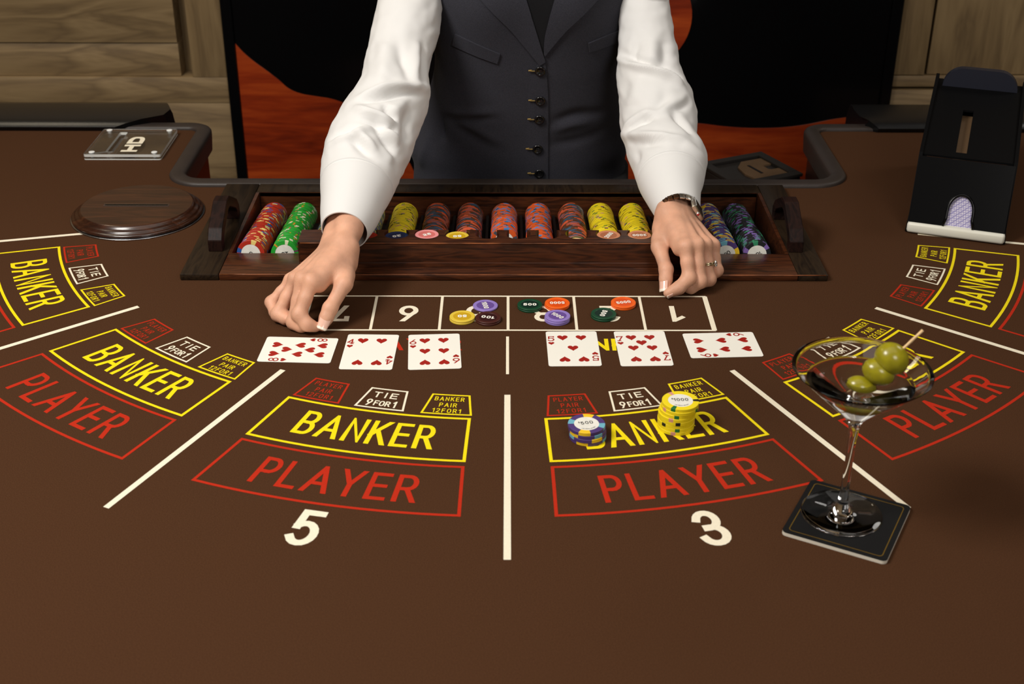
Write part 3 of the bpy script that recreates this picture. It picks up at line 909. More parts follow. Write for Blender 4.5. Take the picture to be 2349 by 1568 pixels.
g = Geo(); g.tube([(x, YO0 + .75, ZT - .75) for x in np.linspace(XW0 - 4, XO1 - 3, 24)], .85, 6); g.make('worn_edge_glint', M_WORN_GLINT, tray, True)
g = Geo(); g.tube([(x, YB0 + .9, ZB - .9) for x in np.linspace(XB0 + 3, XB1 - 3, 24)], .9, 6); g.make('worn_edge_glint', M_WORN_GLINT, tray, True)
# handles: slanted arches on the side rails
for s, x0 in ((-1, -417.0), (1, 393.5)):
    w = 20.0
    op = [(1678, ZT), (1678, 26), (1690, 40), (1736, 63), (1754, 63), (1800, 40), (1812, 26), (1812, ZT)]
    ip = [(1796, ZT), (1796, 22), (1788, 30), (1750, 48), (1740, 48), (1702, 30), (1694, 22), (1694, ZT)]
    oo = op + ip[::-1][::-1]
    bm = bmesh.new()
    n = len(op)
    vo = [[bm.verts.new((x, y, z)) for y, z in op] for x in (x0, x0 + w)]
    vi = [[bm.verts.new((x, y, z)) for y, z in ip[::-1]] for x in (x0, x0 + w)]
    for i in range(n - 1):
        bm.faces.new((vo[0][i], vo[1][i], vo[1][i + 1], vo[0][i + 1])); bm.faces.new((vi[0][i + 1], vi[1][i + 1], vi[1][i], vi[0][i]))
        bm.faces.new((vo[0][i + 1], vi[0][i + 1], vi[0][i], vo[0][i])); bm.faces.new((vo[1][i], vi[1][i], vi[1][i + 1], vo[1][i + 1]))
    for i in (0, n - 1): bm.faces.new((vo[0][i], vi[0][i], vi[1][i], vo[1][i]))
    bmesh.ops.recalc_face_normals(bm, faces=bm.faces)
    bmesh.ops.bevel(bm, geom=list(bm.edges), offset=.9, segments=1, affect='EDGES')
    g = Geo(); g.bm(bm); g.make('handle', M_HANDLE, tray)

# rows of chips
TUBES = [('red', -359, 1683), ('green', -312, 1683), ('teal', -260, 1690), ('teal', -208, 1690), ('yellow', -157, 1690), ('brown', -107, 1690), ('brown', -57, 1690), ('orange', -4.5, 1745),
         ('orange', 47, 1690), ('brown', 97.5, 1690), ('yellow', 143, 1690), ('yellow', 191, 1690), ('orange', 249, 1690), ('purple', 307, 1683), ('black', 351, 1683)]
ROWNAME = ['the red row at the far left of the tray', 'the green row beside the red one', 'the hidden teal row under the left sleeve', 'the teal and yellow row beside the left sleeve', 'the leftmost yellow row', 'the brown row behind the pink 25 disc',
           'the brown row behind the yellow 50 disc', 'the orange row whose front face shows', 'the orange row right of the tray centre', 'the brown row right of the orange ones', 'the yellow row behind the tilted copper disc', 'the yellow row nearest the watch',
           'the hidden orange row under the right hand', 'the purple row with yellow spots', 'the black row at the far right of the tray']
ORD = 'first second third fourth fifth sixth seventh eighth ninth tenth eleventh twelfth thirteenth fourteenth fifteenth sixteenth seventeenth eighteenth nineteenth twentieth'.split()
PITCH = 3.40
axis = Vector((0, 1, -SL)).normalized()
side = Vector((1, 0, 0)); upv = side.cross(axis)
stuff = Geo(); stuff_m = []; stuff_mats = []; CM = {}
for (kind, x, y0), rn in zip(TUBES, ROWNAME):
    if kind not in CM: CM[kind] = chip_mesh(kind, 19.4, 3.36)
    me, gg, mats = CM[kind]
    total = int((1880 - y0) / (PITCH * axis.y))
    near = {'teal': 14}.get(kind, 20)
    if 'hidden' in rn: near = 6
    me_row = me
    for k in range(total):
        me = me_row
        if 'right of the orange ones' in rn and k < 5:
            kk = ('blue', 'pink', 'cream', 'umber', 'sage')[k]
            if kk not in CM: CM[kk] = chip_mesh(kk, 19.4, 3.36)
            me = CM[kk][0]
        jx, jz = random.gauss(0, .35), random.gauss(0, .2)
        p0 = Vector((x, y0, 3.6 - SL * (y0 - 1685))) + axis * (PITCH * (k + 1)) + side * jx + upv * abs(jz)
        a = random.uniform(0, 2 * math.pi)
        if kind == 'red' and k == 0: a = math.radians(62)
        if kind == 'orange' and k == 0: a = 1.2
        R = Matrix((side, upv, -axis)).transposed()      # chip's own z looks at the camera side
        R = R @ Matrix.Rotation(a, 3, 'Z')
        if k < near:
            o = bpy.data.objects.new('casino_chip', me); COL.objects.link(o)
            M = R.to_4x4(); M.translation = W(p0); o.matrix_world = M
            lab = '%s chip from the front in %s' % (ORD[k], rn)
            if me is not me_row: lab = 'plain %s chip at the front of %s' % (kk, rn)
            elif k == 0 and 'hidden' not in rn: lab = 'front chip, face showing, in %s' % rn if kind in ('red', 'green', 'purple', 'black') or (kind == 'orange' and y0 > 1700) else 'frontmost chip in %s' % rn
            tag(o, lab, 'chip', 'chips in %s' % rn)
            am = {'red': '5', 'green': '25', 'purple': '500', 'black': '100'}.get(kind)
            if k == 0 and am:
                vv = []; ff = []; tw = {'red': 170, 'green': 185, 'purple': 38, 'black': 205}[kind]; t2 = math.radians(tw) - a
                for qd in text_quads(am, 6.0, 1.0, {1: 4.5, 2: 9, 3: 14}[len(am)], .25):
                    n = len(vv); vv += [((math.cos(t2) * u - math.sin(t2) * (w - 3.0)) / 1000, (math.sin(t2) * u + math.cos(t2) * (w - 3.0)) / 1000, (3.4 + l) / 1000) for u, w, l in qd]; ff.append((n, n + 1, n + 2, n + 3))
                oo = mk('amount_print', vv, ff, M_INK, None, local=True); oo.parent = o
        else:
            mi = []
            for m in mats:
                if m not in stuff_mats: stuff_mats.append(m)
                mi.append(stuff_mats.index(m))
            # only the rims of these show: two rings per chip
            base, spots, n = CHIP_COL[kind]
            b = len(stuff.v); vv = []
            for z in (0, PITCH - .1):
                for i in range(NSEG):
                    t = 2 * math.pi * i / NSEG; q = R @ Vector((19.4 * math.cos(t), 19.4 * math.sin(t), z)); vv.append(p0 + q)
            seg = [gg.m[3 * NSEG + i] for i in range(NSEG)]
            fs = [(i, (i + 1) % NSEG, NSEG + (i + 1) % NSEG, NSEG + i) for i in range(NSEG)]
            stuff.add(vv, fs); stuff_m += [mi[s] for s in seg]
            if k == total - 1:
                stuff.add([], []); stuff.f.append(tuple(b + i for i in range(NSEG - 1, -1, -1))); stuff_m.append(mi[-1])
st = mk('casino_chip_rows', stuff.v, stuff.f, stuff_mats, None, False, stuff_m)
tag(st, 'far ends of the coloured chip rows at the back of the tray', 'chips', kind='stuff')
for i in range(len(TUBES) - 1):
    xm = (TUBES[i][1] + TUBES[i + 1][1]) / 2
    mk('divider', *(lambda q: (q.v, q.f))(Geo().add([(xm + dx, y, z0 + dz) for y, z0 in ((YW0, za_), (YW1 - 2, zb_)) for dx, dz in ((-3.5, 0), (-2, 15), (2, 15), (3.5, 0))], [(0, 1, 5, 4), (1, 2, 6, 5), (2, 3, 7, 6), (0, 3, 2, 1), (4, 5, 6, 7)])), M_WELL, tray)

# markers lying in the round wells of the bar
for (px, wx), (num, zt, rot, lab) in zip(wells[1:], [('5', 41, 60, 'red marker disc half hidden by the left cuff'), ('20', 41.5, 200, 'navy marker disc marked 20 in the bar'), ('25', 44.2, 28, 'pink marker disc marked 25 in the bar'), ('50', 41.5, 188, 'yellow marker disc marked 50 in the bar')]):
    lammer(num, wx, YWL - .6, zt - 2.3, rot, lab, 'marker discs in the wells of the bar')
for wi, num, zt, rot, lab in ((9, '2000', 43.5, 62, 'copper marker disc marked 2000 with its number turned sideways'), (10, '2000', 43.5, 183, 'copper marker disc marked 2000 beside the right hand, number upside down')):
    lammer(num, wells[wi][1], YWL - .6, zt - 2.3, rot, lab, 'marker discs in the wells of the bar')

# ================================================================== drop slot disc, acrylic plate
oc = (-555.0, 1834.0)
t = thing('drop_slot_cover', 'round dark wooden cover with a money slot on the felt', 'cover', (oc[0], oc[1], 0))
g = Geo(); g.lathe([(97.5, .2), (98.5, 1), (97.5, 1.8), (90, 1.8)], (oc[0], oc[1], 0), 72, 0, True); g.make('steel_ring', M_STEEL, t, True)
prof_d = [(94, 1.8), (96.3, 3.2), (96.3, 5.2), (94, 7), (91.5, 7.6), (91.2, 8.6), (89, 10.6), (86, 11.6), (85, 13), (83.5, 15), (81.5, 16)]
g = Geo(); g.lathe(prof_d, (oc[0], oc[1], 0), 72); g.make('moulding', M_DISC, t, True, autosmooth=60)
s0, s1 = atz(241, 470, 16), atz(385, 471, 16)
sw = 2.0; ring = [(oc[0] + 81.5 * math.cos(2 * math.pi * i / 72), oc[1] + 81.5 * math.sin(2 * math.pi * i / 72)) for i in range(72)]
sy = (s0.y + s1.y) / 2
slot = [(s1.x, sy - sw), (s1.x, sy + sw), (s0.x, sy + sw), (s0.x, sy - sw)]
# disc face with the slot left open: a keyhole polygon entering from the right
k0 = min(range(72), key=lambda i: abs(ring[i][1] - sy) + (0 if ring[i][0] > oc[0] else 999))
rr = ring[k0:] + ring[:k0 + 1]
face = rr + [(s1.x, sy)] + slot[1:2] + slot[2:4] + slot[0:1] + [(s1.x, sy)]
g = Geo(); nf = len(face); g.add([(x, y, 16) for x, y in face], [tuple(range(nf))])
b = [(x, y, 16) for x, y in slot] + [(x, y, 9) for x, y in slot]
g.add(b, [(0, 1, 5, 4), (1, 2, 6, 5), (2, 3, 7, 6), (3, 0, 4, 7)])
g.make('disc', M_DISC, t)
g = Geo(); g.box(s0.x - 2, s1.x + 2, sy - 3.4, sy - 2.0, 9, 16.6); g.box(s0.x - 2, s1.x + 2, sy + 2.0, sy + 3.4, 9, 16.6); g.box(s0.x - 2, s1.x + 2, sy - 2, sy + 2, 9, 12)
g.make('slot_liner', M_STEEL, t)

ax0, ax1, ay0, ay1 = -703.5, -575.5, 2068.0, 2197.0
t = thing('acrylic_plate', 'clear acrylic plate with HD lettering and a slot near the left armrest', 'plate', ((ax0 + ax1) / 2, (ay0 + ay1) / 2, 0))
pa = atz(268, 312, 9); pb = atz(240, 352, 9)
sx0, sx1, sy0, sy1 = ax0 + 33, ax0 + 46, ay0 + 14, ay1 - 18
ol = rrect(ax0, ax1, ay0, ay1, 4, 4)
hole = rrect(sx0, sx1, sy0, sy1, 2, 3)
k0 = max(range(len(ol)), key=lambda i: ol[i][0] * 0 - abs(ol[i][0] - ax0) - abs(ol[i][1] - ay0))
h0 = max(range(len(hole)), key=lambda i: -abs(hole[i][0] - sx0) - abs(hole[i][1] - sy0))
hr = (hole[h0:] + hole[:h0 + 1])[::-1]
key = ol[:k0 + 1] + hr + ol[k0:]
M_AEDGE = mat('acrylic_lit_edge', rgb(232, 232, 226), 0.35, trans=0.25, coat=.3)  # sawn edges coloured pale to stand for the light the sheet gathers
g = Geo(); g.prism(key, 5.6, 10.2); g.m = [1] * (len(g.f) - 2) + [0, 0]; g.make('top_sheet', [M_ACRYL, M_AEDGE], t)
g = Geo(); g.prism(ol, .4, 2.6); g.m = [1] * (len(g.f) - 2) + [0, 0]; g.make('base_sheet', [M_ACRYL, M_AEDGE], t)
for x, y in ((ax0 + 12, ay0 + 9), (ax1 - 12, ay0 + 9), (ax0 + 12, ay1 - 9), (ax1 - 12, ay1 - 9)):
    g = Geo(); g.lathe([(2.6, 2.6), (2.6, 10.3), (5, 10.3), (5, 11.6), (4, 12.2), (.01, 12.2)], (x, y, 0), 16, 0, True); g.make('corner_screw', mat('screw_nylon', rgb(235, 235, 232), 0.2, coat=.4), t, True, autosmooth=40)
hd = text_quads('HD', 27, 8.0, 74, .3); hc = atz(307, 331, 10)
print_mesh('plate_lettering', hd, lambda x, y: (hc.x + 13.5 - y, hc.y + x, 10.4), M_WHITEP, t)

# ================================================================== coaster and martini
cc = [(266.4, 1034.4), (355.7, 986.2), (403, 1075.0), (311.4, 1123.0)]
ccx = sum(p[0] for p in cc) / 4; ccy = sum(p[1] for p in cc) / 4
ex = Vector((cc[1][0] - cc[0][0] + cc[2][0] - cc[3][0], cc[1][1] - cc[0][1] + cc[2][1] - cc[3][1])).normalized(); ey = Vector((-ex.y, ex.x))
hs = 50.8
CT = 4.4
cw = lambda x, y: (ccx + ex.x * x + ey.x * y, ccy + ex.y * x + ey.y * y)
t = thing('coaster', 'square black coaster with a thin gold border under the martini glass', 'coaster', (ccx, ccy, 0.2))
g = Geo(); g.prism([cw(x, y) for x, y in rrect(-hs, hs, -hs, hs, 5)], .2, CT - .5); g.make('board', M_COASTW, t)
g = Geo(); g.prism([cw(x, y) for x, y in rrect(-hs, hs, -hs, hs, 5)], CT - .5, CT); g.make('black_face', M_COAST, t)
o1 = [cw(x, y) for x, y in rrect(-hs + 5.2, hs - 5.2, -hs + 5.2, hs - 5.2, 4)]; o2 = [cw(x, y) for x, y in rrect(-hs + 6.0, hs - 6.0, -hs + 6.0, hs - 6.0, 3.4)]
n = len(o1); mk('gold_border', [(x, y, CT + .08) for x, y in o1 + o2], [(i, (i + 1) % n, n + (i + 1) % n, n + i) for i in range(n)], M_GOLD, t)

gx, gy = 330.0, 1062.7
gb = CT + .1
t = thing('martini_glass', 'tall martini glass holding a clear drink and three olives', 'glass', (gx, gy, gb))
ZC, ZR, RR = 112.0, 168.0, 64.0


def bowl_r(z): return 5.5 + (RR - 5.5) * max(0.0, (z - ZC) / (ZR - ZC)) ** 0.98


TW = 0.8
outer = [(0.01, gb), (38.5, gb), (39.6, gb + .6), (39.6, gb + 1.2), (38.5, gb + 1.9), (28, gb + 2.6), (16, gb + 4.0), (9.5, gb + 6.2), (6.6, gb + 9.5), (5.4, gb + 14), (4.6, gb + 22), (4.0, gb + 40), (3.9, gb + 62), (4.2, gb + 84), (4.9, gb + 98), (6.2, ZC - 2), (9.0, ZC + 1.4)]
outer += [(bowl_r(z) + TW * .7, z) for z in np.linspace(ZC + 5, ZR, 12)]
inner = [(bowl_r(ZR) + .1, ZR + .5), (bowl_r(ZR) - .3, ZR + .25)] + [(bowl_r(z) - TW * .6 * (1 if z < ZR - 4 else .75), z) for z in np.linspace(ZR - .6, ZC + 5.5, 12)] + [(2.4, ZC + 3.6), (0.01, ZC + 3.2)]
g = Geo(); g.lathe(outer + inner, (gx, gy, 0), 72); g.make('glass_body', M_GLASS, t, True)
# the drink: reaches slightly into the glass wall so that no air film is left between them
ZL = 154.5
lp = [(0.01, ZC + 3.0)] + [(2.6, ZC + 3.4)] + [(bowl_r(z) - TW * .35, z) for z in np.linspace(ZC + 5.3, ZL, 10)] + [(bowl_r(ZL) - TW * .9, ZL - .25), (bowl_r(ZL) - 5, ZL - .5), (0.01, ZL - .5)]
dr = thing('martini', 'clear martini filling most of the cocktail glass', 'drink', (gx, gy, ZC + 3))
g = Geo(); g.lathe(lp, (gx, gy, 0), 72); g.make('liquid', M_DRINK, dr, True, autosmooth=50)
# olives threaded on a pick that leans on the rim
p_hi = aty(2117, 757, gy + 2); p_lo = Vector((gx - 12, gy - 2, ZC + 21))
pd = (p_hi - p_lo).normalized()
tk = thing('cocktail_pick', 'wooden cocktail pick through the olives, its tip above the rim', 'pick', tuple(p_lo))
g = Geo(); g.tube([p_lo, p_lo + pd * 3, p_lo + pd * 20] + [p_lo + (p_hi - p_lo) * k for k in (.4, .6, .72, .8, .86, .92, 1)], [.3, 1.1, 1.35, 1.4, 1.4, 1.5, 1.3, 1.55, 1.3, 1.5], 10); g.make('stick', M_PICK, tk, True)
L = (p_hi - p_lo).length


def olive(k, rl, rs, ax, lab, holed=True):
    c = p_lo + pd * k if not isinstance(k, Vector) else k
    o = thing('olive', lab, 'olive', tuple(c), 'olives on the cocktail pick')
    ax = Vector(ax).normalized()
    q = ax.to_track_quat('Z', 'Y').to_matrix()
    bm = bmesh.new(); bmesh.ops.create_uvsphere(bm, u_segments=32, v_segments=20, radius=1)
    for v in bm.verts:
        s = 1 - .06 * abs(v.co.z) ** 3
        v.co = c + q @ Vector((v.co.x * rs * s, v.co.y * rs * s, v.co.z * rl))
    g = Geo(); g.bm(bm); g.make('flesh', M_OLIVE, o, True)
    if holed:
        # pitted end: a shallow dark cup
        for s in (1, -1):
            g = Geo(); e = c + q @ Vector((0, 0, s * (rl - .25)))
            g.lathe([(2.5, 0), (2.7, .35), (1.9, .42), (0.01, .1)], (0, 0, 0), 18)
            vv = [tuple(e + q @ Vector((x, y, z * s))) for x, y, z in g.v]
            mk('pit_hole', vv, g.f, M_HOLE, o, True)


olive(aty(2045, 822, gy + 1), 16.4, 14.8, (.72, -.4, -.55), 'topmost olive on the pick, half out of the drink')
olive(L * .43, 15.6, 12.0, (.85, -.36, -.38), 'middle olive of the three on the pick')
olive(L * .2, 15, 11.4, (.9, -.2, -.38), 'lowest olive, deep in the drink')

# ================================================================== card shoe
SA = math.radians(-20)                # heading of the shoe
sdx = Vector((math.cos(SA), math.sin(SA), 0)); sdy = Vector((-math.sin(SA), math.cos(SA), 0))
so = Vector((584.2, 1771.7, 0))
SW = 136.0


def S(x, y, z): return tuple(so + sdx * x + sdy * y + Vector((0, 0, z)))


t = thing('card_shoe', 'glossy black card dealing shoe with a white lip and card showing in its opening', 'card shoe', S(SW / 2, 100, 0))
g = Geo(); bx = Geo().box(0, SW, -3, 34, 1.2, 17, bev=4); g.add([S(*p) for p in bx.v], bx.f); g.make('white_lip', M_LIP, t, True, autosmooth=50)
g = Geo(); bx = Geo().box(-2, SW + 2, 2, 300, .2, 5, bev=1.5); g.add([S(*p) for p in bx.v], bx.f); g.make('base_plate', M_SHOE, t, True, autosmooth=40)
# the leaning front plate, with the arched opening cut out of it
F0, F1 = (4, 16), (44, 104)             # (y, z) at its foot and top


def FP(x, s, d=0.0):
    """point on the front plate: s from 0 at the foot to 1 at the top, d out of the plate"""
    ny, nz = -(F1[1] - F0[1]), (F1[0] - F0[0]); l = math.hypot(ny, nz)
    return S(x, F0[0] + (F1[0] - F0[0]) * s + d * ny / l, F0[1] + (F1[1] - F0[1]) * s + d * nz / l)


HX = SW / 2 + 2; HWX = 18.0; HS = .36
arch = [(HX - HWX * 1.18, 0.0), (HX - HWX, .12), (HX - HWX, HS - .13)] + [(HX + HWX * math.cos(a), HS - .13 + .26 * math.sin(a)) for a in [math.pi - math.pi * i / 16 for i in range(1, 16)]] + [(HX + HWX, HS - .13), (HX + HWX, .12), (HX + HWX * 1.18, 0.0)]
outp = [(2, 0.0)] + arch + [(SW - 2, 0.0), (SW - 2, 1.0), (2, 1.0)]
v = [FP(x, s, 2.5) for x, s in outp] + [FP(x, s, 0) for x, s in outp]
n = len(outp)
g = Geo(); g.add(v, [tuple(range(n))[::-1], tuple(range(n, 2 * n))] + [(i, (i + 1) % n, n + (i + 1) % n, n + i) for i in range(n)])
bmx = bmesh.new(); me = bpy.data.meshes.new('tmp'); me.from_pydata(g.v, [], g.f); bmx.from_mesh(me); bmesh.ops.recalc_face_normals(bmx, faces=bmx.faces); g = Geo(); g.bm(bmx); bpy.data.meshes.remove(me)
g.make('front_plate', M_SHOE, t)
rim = [FP(x, s, 2.6) for x, s in arch]
g = Geo(); g.tube(rim, 2.2, 8); g.make('opening_rim', M_SHOE, t, True)
# side walls
for x in (0, SW - 5):
    ol = [(2, 5), (4, 14), (44, 110), (56, 112), (290, 158), (300, 152), (300, 5)]
    v = [S(x + dx, y, z) for dx in (0, 5) for y, z in ol]; n = len(ol)
    g = Geo(); g.add(v, [tuple(range(n)), tuple(range(n, 2 * n))[::-1]] + [(i, n + i, n + (i + 1) % n, (i + 1) % n) for i in range(n)])
    g.make('side_wall', M_SHOEM, t)
# lid in two panels with a long slot, and the card weight roller at the back
lz = lambda y: 107 + (y - 46) * .185
g = Geo()
for x0, x1 in ((5, 50), (65, SW - 5)):
    v = [S(x, y, lz(y) + dz) for x in (x0, x1) for y in (46, 286) for dz in (-3, 0)]
    g.add(v, [(1, 5, 7, 3), (0, 2, 6, 4), (0, 4, 5, 1), (2, 3, 7, 6), (0, 1, 3, 2), (4, 6, 7, 5)])
for y0, y1 in ((46, 60), (190, 286)):
    v = [S(x, y, lz(y) + dz) for x in (50, 65) for y in (y0, y1) for dz in (-3, 0)]
    g.add(v, [(1, 5, 7, 3), (0, 2, 6, 4), (0, 4, 5, 1), (2, 3, 7, 6), (0, 1, 3, 2), (4, 6, 7, 5)])
g.make('lid', M_SHOEM, t)
g = Geo(); v = [S(x, y, lz(y) - 14) for x in (47, 68) for y in (50, 200)]; g.add(v, [(0, 2, 3, 1)]); g.make('slot_floor', M_TAN, t)
rc = rrect(12, SW - 12, 60, lz(262) + 30, 30, 8)
v = [S(x, 262 + dy, z) for dy in (0, 14) for x, z in rc]; n = len(rc)
g = Geo(); g.add(v, [tuple(range(n)), tuple(range(n, 2 * n))[::-1]] + [(i, n + i, n + (i + 1) % n, (i + 1) % n) for i in range(n)]); g.make('end_plate', M_NAVY, t, autosmooth=40)


def back_mat():
    m = bpy.data.materials.new('card_back'); m.use_nodes = True; nt = m.node_tree; b = nt.nodes['Principled BSDF']; b.inputs['Roughness'].default_value = .4
    tc = nt.nodes.new('ShaderNodeTexCoord'); mp = nt.nodes.new('ShaderNodeMapping'); mp.inputs['Scale'].default_value = (330, 330, 330)
    vo = nt.nodes.new('ShaderNodeTexVoronoi'); vo.feature = 'DISTANCE_TO_EDGE'; vo.inputs['Scale'].default_value = 1; vo.inputs['Randomness'].default_value = 0
    nt.links.new(tc.outputs['Object'], mp.inputs[0]); nt.links.new(mp.outputs[0], vo.inputs['Vector'])
    r = nt.nodes.new('ShaderNodeValToRGB'); r.color_ramp.elements[0].position = .02; r.color_ramp.elements[0].color = rgb(120, 112, 176); r.color_ramp.elements[1].position = .16; r.color_ramp.elements[1].color = rgb(212, 206, 224)
    nt.links.new(vo.outputs['Distance'], r.inputs[0]); nt.links.new(r.outputs[0], b.inputs['Base Color']); return m


M_BACK = back_mat()
pc = thing('playing_card', 'lilac patterned card back showing through the opening of the card shoe', 'card', FP(HX, .4, -3))
v = [FP(x, s, d) for d in (-2.2, -1.6) for x, s in ((HX - 31, -.04), (HX + 31, -.04), (HX + 31, .85), (HX - 31, .85))]
g = Geo(); g.add(v, [(0, 1, 2, 3)[::-1], (4, 5, 6, 7), (0, 1, 5, 4), (1, 2, 6, 5), (2, 3, 7, 6), (3, 0, 4, 7)]); g.make('card_stock', M_BACK, pc)

# ================================================================== locked drop box in the cutout
bx0 = [Vector((365, 2266)), Vector((382, 2172)), Vector((508, 2206)), Vector((497, 2338))]
bx0 = [Vector((362, 2272)), Vector((392, 2160)), Vector((512, 2214)), Vector((494, 2340))]
bc = sum((Vector(p) for p in bx0), Vector((0, 0))) / 4
e1 = (Vector(bx0[2]) - Vector(bx0[1]) + Vector(bx0[3]) - Vector(bx0[0])).normalized(); e2 = Vector((-e1.y, e1.x))
ZD = -78.0
B_ = lambda x, y, z: (bc.x + e1.x * x + e2.x * y, bc.y + e1.y * x + e2.y * y, z)
t = thing('drop_box', 'dark metal drop box with a tan slotted plate behind the cutout edge', 'drop box', (bc.x, bc.y, FL))
hx, hy = 68, 62
g = Geo(); q = Geo().box(-hx, hx, -hy, hy, FL, ZD - 6, bev=4); g.add([B_(*p) for p in q.v], q.f); g.make('body', M_GREYM, t, autosmooth=40)
g = Geo()
for x0, x1, y0, y1 in ((-hx - 2, hx + 2, hy - 14, hy + 2), (-hx - 2, hx + 2, -hy - 2, -hy + 14), (-hx - 2, -hx + 16, -hy + 14, hy - 14), (hx - 16, hx + 2, -hy + 14, hy - 14)):
    q = Geo().box(x0, x1, y0, y1, ZD - 6, ZD, bev=1); g.add([B_(*p) for p in q.v], q.f)
g.make('lid_frame', M_GREYM, t, autosmooth=40)
pl = [(-18, -44), (56, -44), (56, -16), (36, -16), (32, -12), (32, 4), (36, 8), (56, 8), (56, 40), (8, 40), (-14, 18), (-22, -16)]
g = Geo(); g.prism([B_(x, y, 0)[:2] for x, y in pl], ZD - 6.2, ZD - 3); g.make('slotted_plate', M_TAN, t)
g = Geo(); q = Geo().box(6, 11, -26, 18, ZD - 3.2, ZD - 2.4); g.add([B_(*p) for p in q.v], q.f); g.make('slot', M_INK, t)

# ================================================================== the dealer
per = thing('person', 'dealer in a charcoal waistcoat and white shirt, hands resting on the felt', 'person', (35, 2085, FL))


class Field:
    """signed distance on a grid, filled by smoothly blended tapered capsules"""

    def __init__(s, lo, hi, h):
        s.h = h; s.lo = np.array(lo, float)
        s.ax = [np.arange(a, b + h, h) for a, b in zip(lo, hi)]
        s.v = np.full([len(a) for a in s.ax], 60.0, np.float32)

    def copy(s):
        c = object.__new__(Field); c.h = s.h; c.lo = s.lo; c.ax = s.ax; c.v = s.v.copy(); return c

    def cone(s, a, b, ra, rb, k=4.0):
        a = np.array(a, float); b = np.array(b, float); m = max(ra, rb) + k + 3 * s.h
        sl = []
        for d in range(3):
            i0 = max(0, int(np.searchsorted(s.ax[d], min(a[d], b[d]) - m))); i1 = min(len(s.ax[d]), int(np.searchsorted(s.ax[d], max(a[d], b[d]) + m)))
            if i1 <= i0: return s
            sl.append(slice(i0, i1))
        X = s.ax[0][sl[0]][:, None, None] - a[0]; Y = s.ax[1][sl[1]][None, :, None] - a[1]; Z = s.ax[2][sl[2]][None, None, :] - a[2]
        ba = b - a; l2 = float(ba @ ba)
        t = np.clip((X * ba[0] + Y * ba[1] + Z * ba[2]) / l2, 0, 1) if l2 > 1e-9 else 0.0
        d = np.sqrt((X - ba[0] * t) ** 2 + (Y - ba[1] * t) ** 2 + (Z - ba[2] * t) ** 2) - (ra + (rb - ra) * t)
        s.v[tuple(sl)] = smin(s.v[tuple(sl)], d, k); return s

    def mesh(s):
        F = s.v; n = np.array(F.shape)
        ins = F < 0
        P = np.zeros(tuple(n - 1) + (3,), np.float32); C = np.zeros(tuple(n - 1), np.float32)
        base = [np.arange(m - 1) for m in n]
        for d in range(3):
            o = [q for q in range(3) if q != d]
            for e0 in (0, 1):
                for e1 in (0, 1):
                    i0 = [None] * 3; i1 = [None] * 3
                    for q, e in zip(o, (e0, e1)): i0[q] = i1[q] = slice(e, n[q] - 1 + e)
                    i0[d] = slice(0, n[d] - 1); i1[d] = slice(1, n[d])
                    a = F[tuple(i0)]; b = F[tuple(i1)]
                    x = (a < 0) != (b < 0)
                    t = np.where(x, a / np.where(x, a - b, 1), 0)
                    C += x
                    P[..., d] += np.where(x, t, 0); P[..., o[0]] += x * e0; P[..., o[1]] += x * e1
        act = C > 0
        idx = np.full(act.shape, -1, np.int64); cells = np.argwhere(act); idx[act] = np.arange(len(cells))
        V = s.lo + (cells + P[act] / C[act][:, None]) * s.h
        faces = []
        for d in range(3):
            o = [(d + 1) % 3, (d + 2) % 3]
            i0 = [slice(1, m - 1) for m in n]; i1 = [slice(1, m - 1) for m in n]
            i0[d] = slice(0, n[d] - 1); i1[d] = slice(1, n[d])
            x = ins[tuple(i0)] != ins[tuple(i1)]
            e = np.argwhere(x); e[:, o[0]] += 1; e[:, o[1]] += 1
            fl = ins[tuple(i0)][x]
            c = []
            for u, w in ((-1, -1), (0, -1), (0, 0), (-1, 0)):
                q = e.copy(); q[:, o[0]] += u; q[:, o[1]] += w; c.append(idx[q[:, 0], q[:, 1], q[:, 2]])
            c = np.stack(c, 1); c[~fl] = c[~fl][:, ::-1]; faces.append(c)
        Fc = np.concatenate(faces)
        # one light smoothing pass
        for _ in range(2):
            S_ = np.zeros_like(V); N_ = np.zeros(len(V))
            for i in range(4):
                j = (i + 1) % 4
                np.add.at(S_, Fc[:, i], V[Fc[:, j]]); np.add.at(N_, Fc[:, i], 1)
            V = V * .5 + .5 * S_ / np.maximum(N_, 1)[:, None]
        return V, Fc


def smin(a, b, k):
    h = np.maximum(k - np.abs(a - b), 0) / k
    return np.minimum(a, b) - h * h * k * .25


def lerp(a, b, t): return np.array(a, float) * (1 - t) + np.array(b, float) * t


def unit(v): v = np.array(v, float); return v / np.linalg.norm(v)


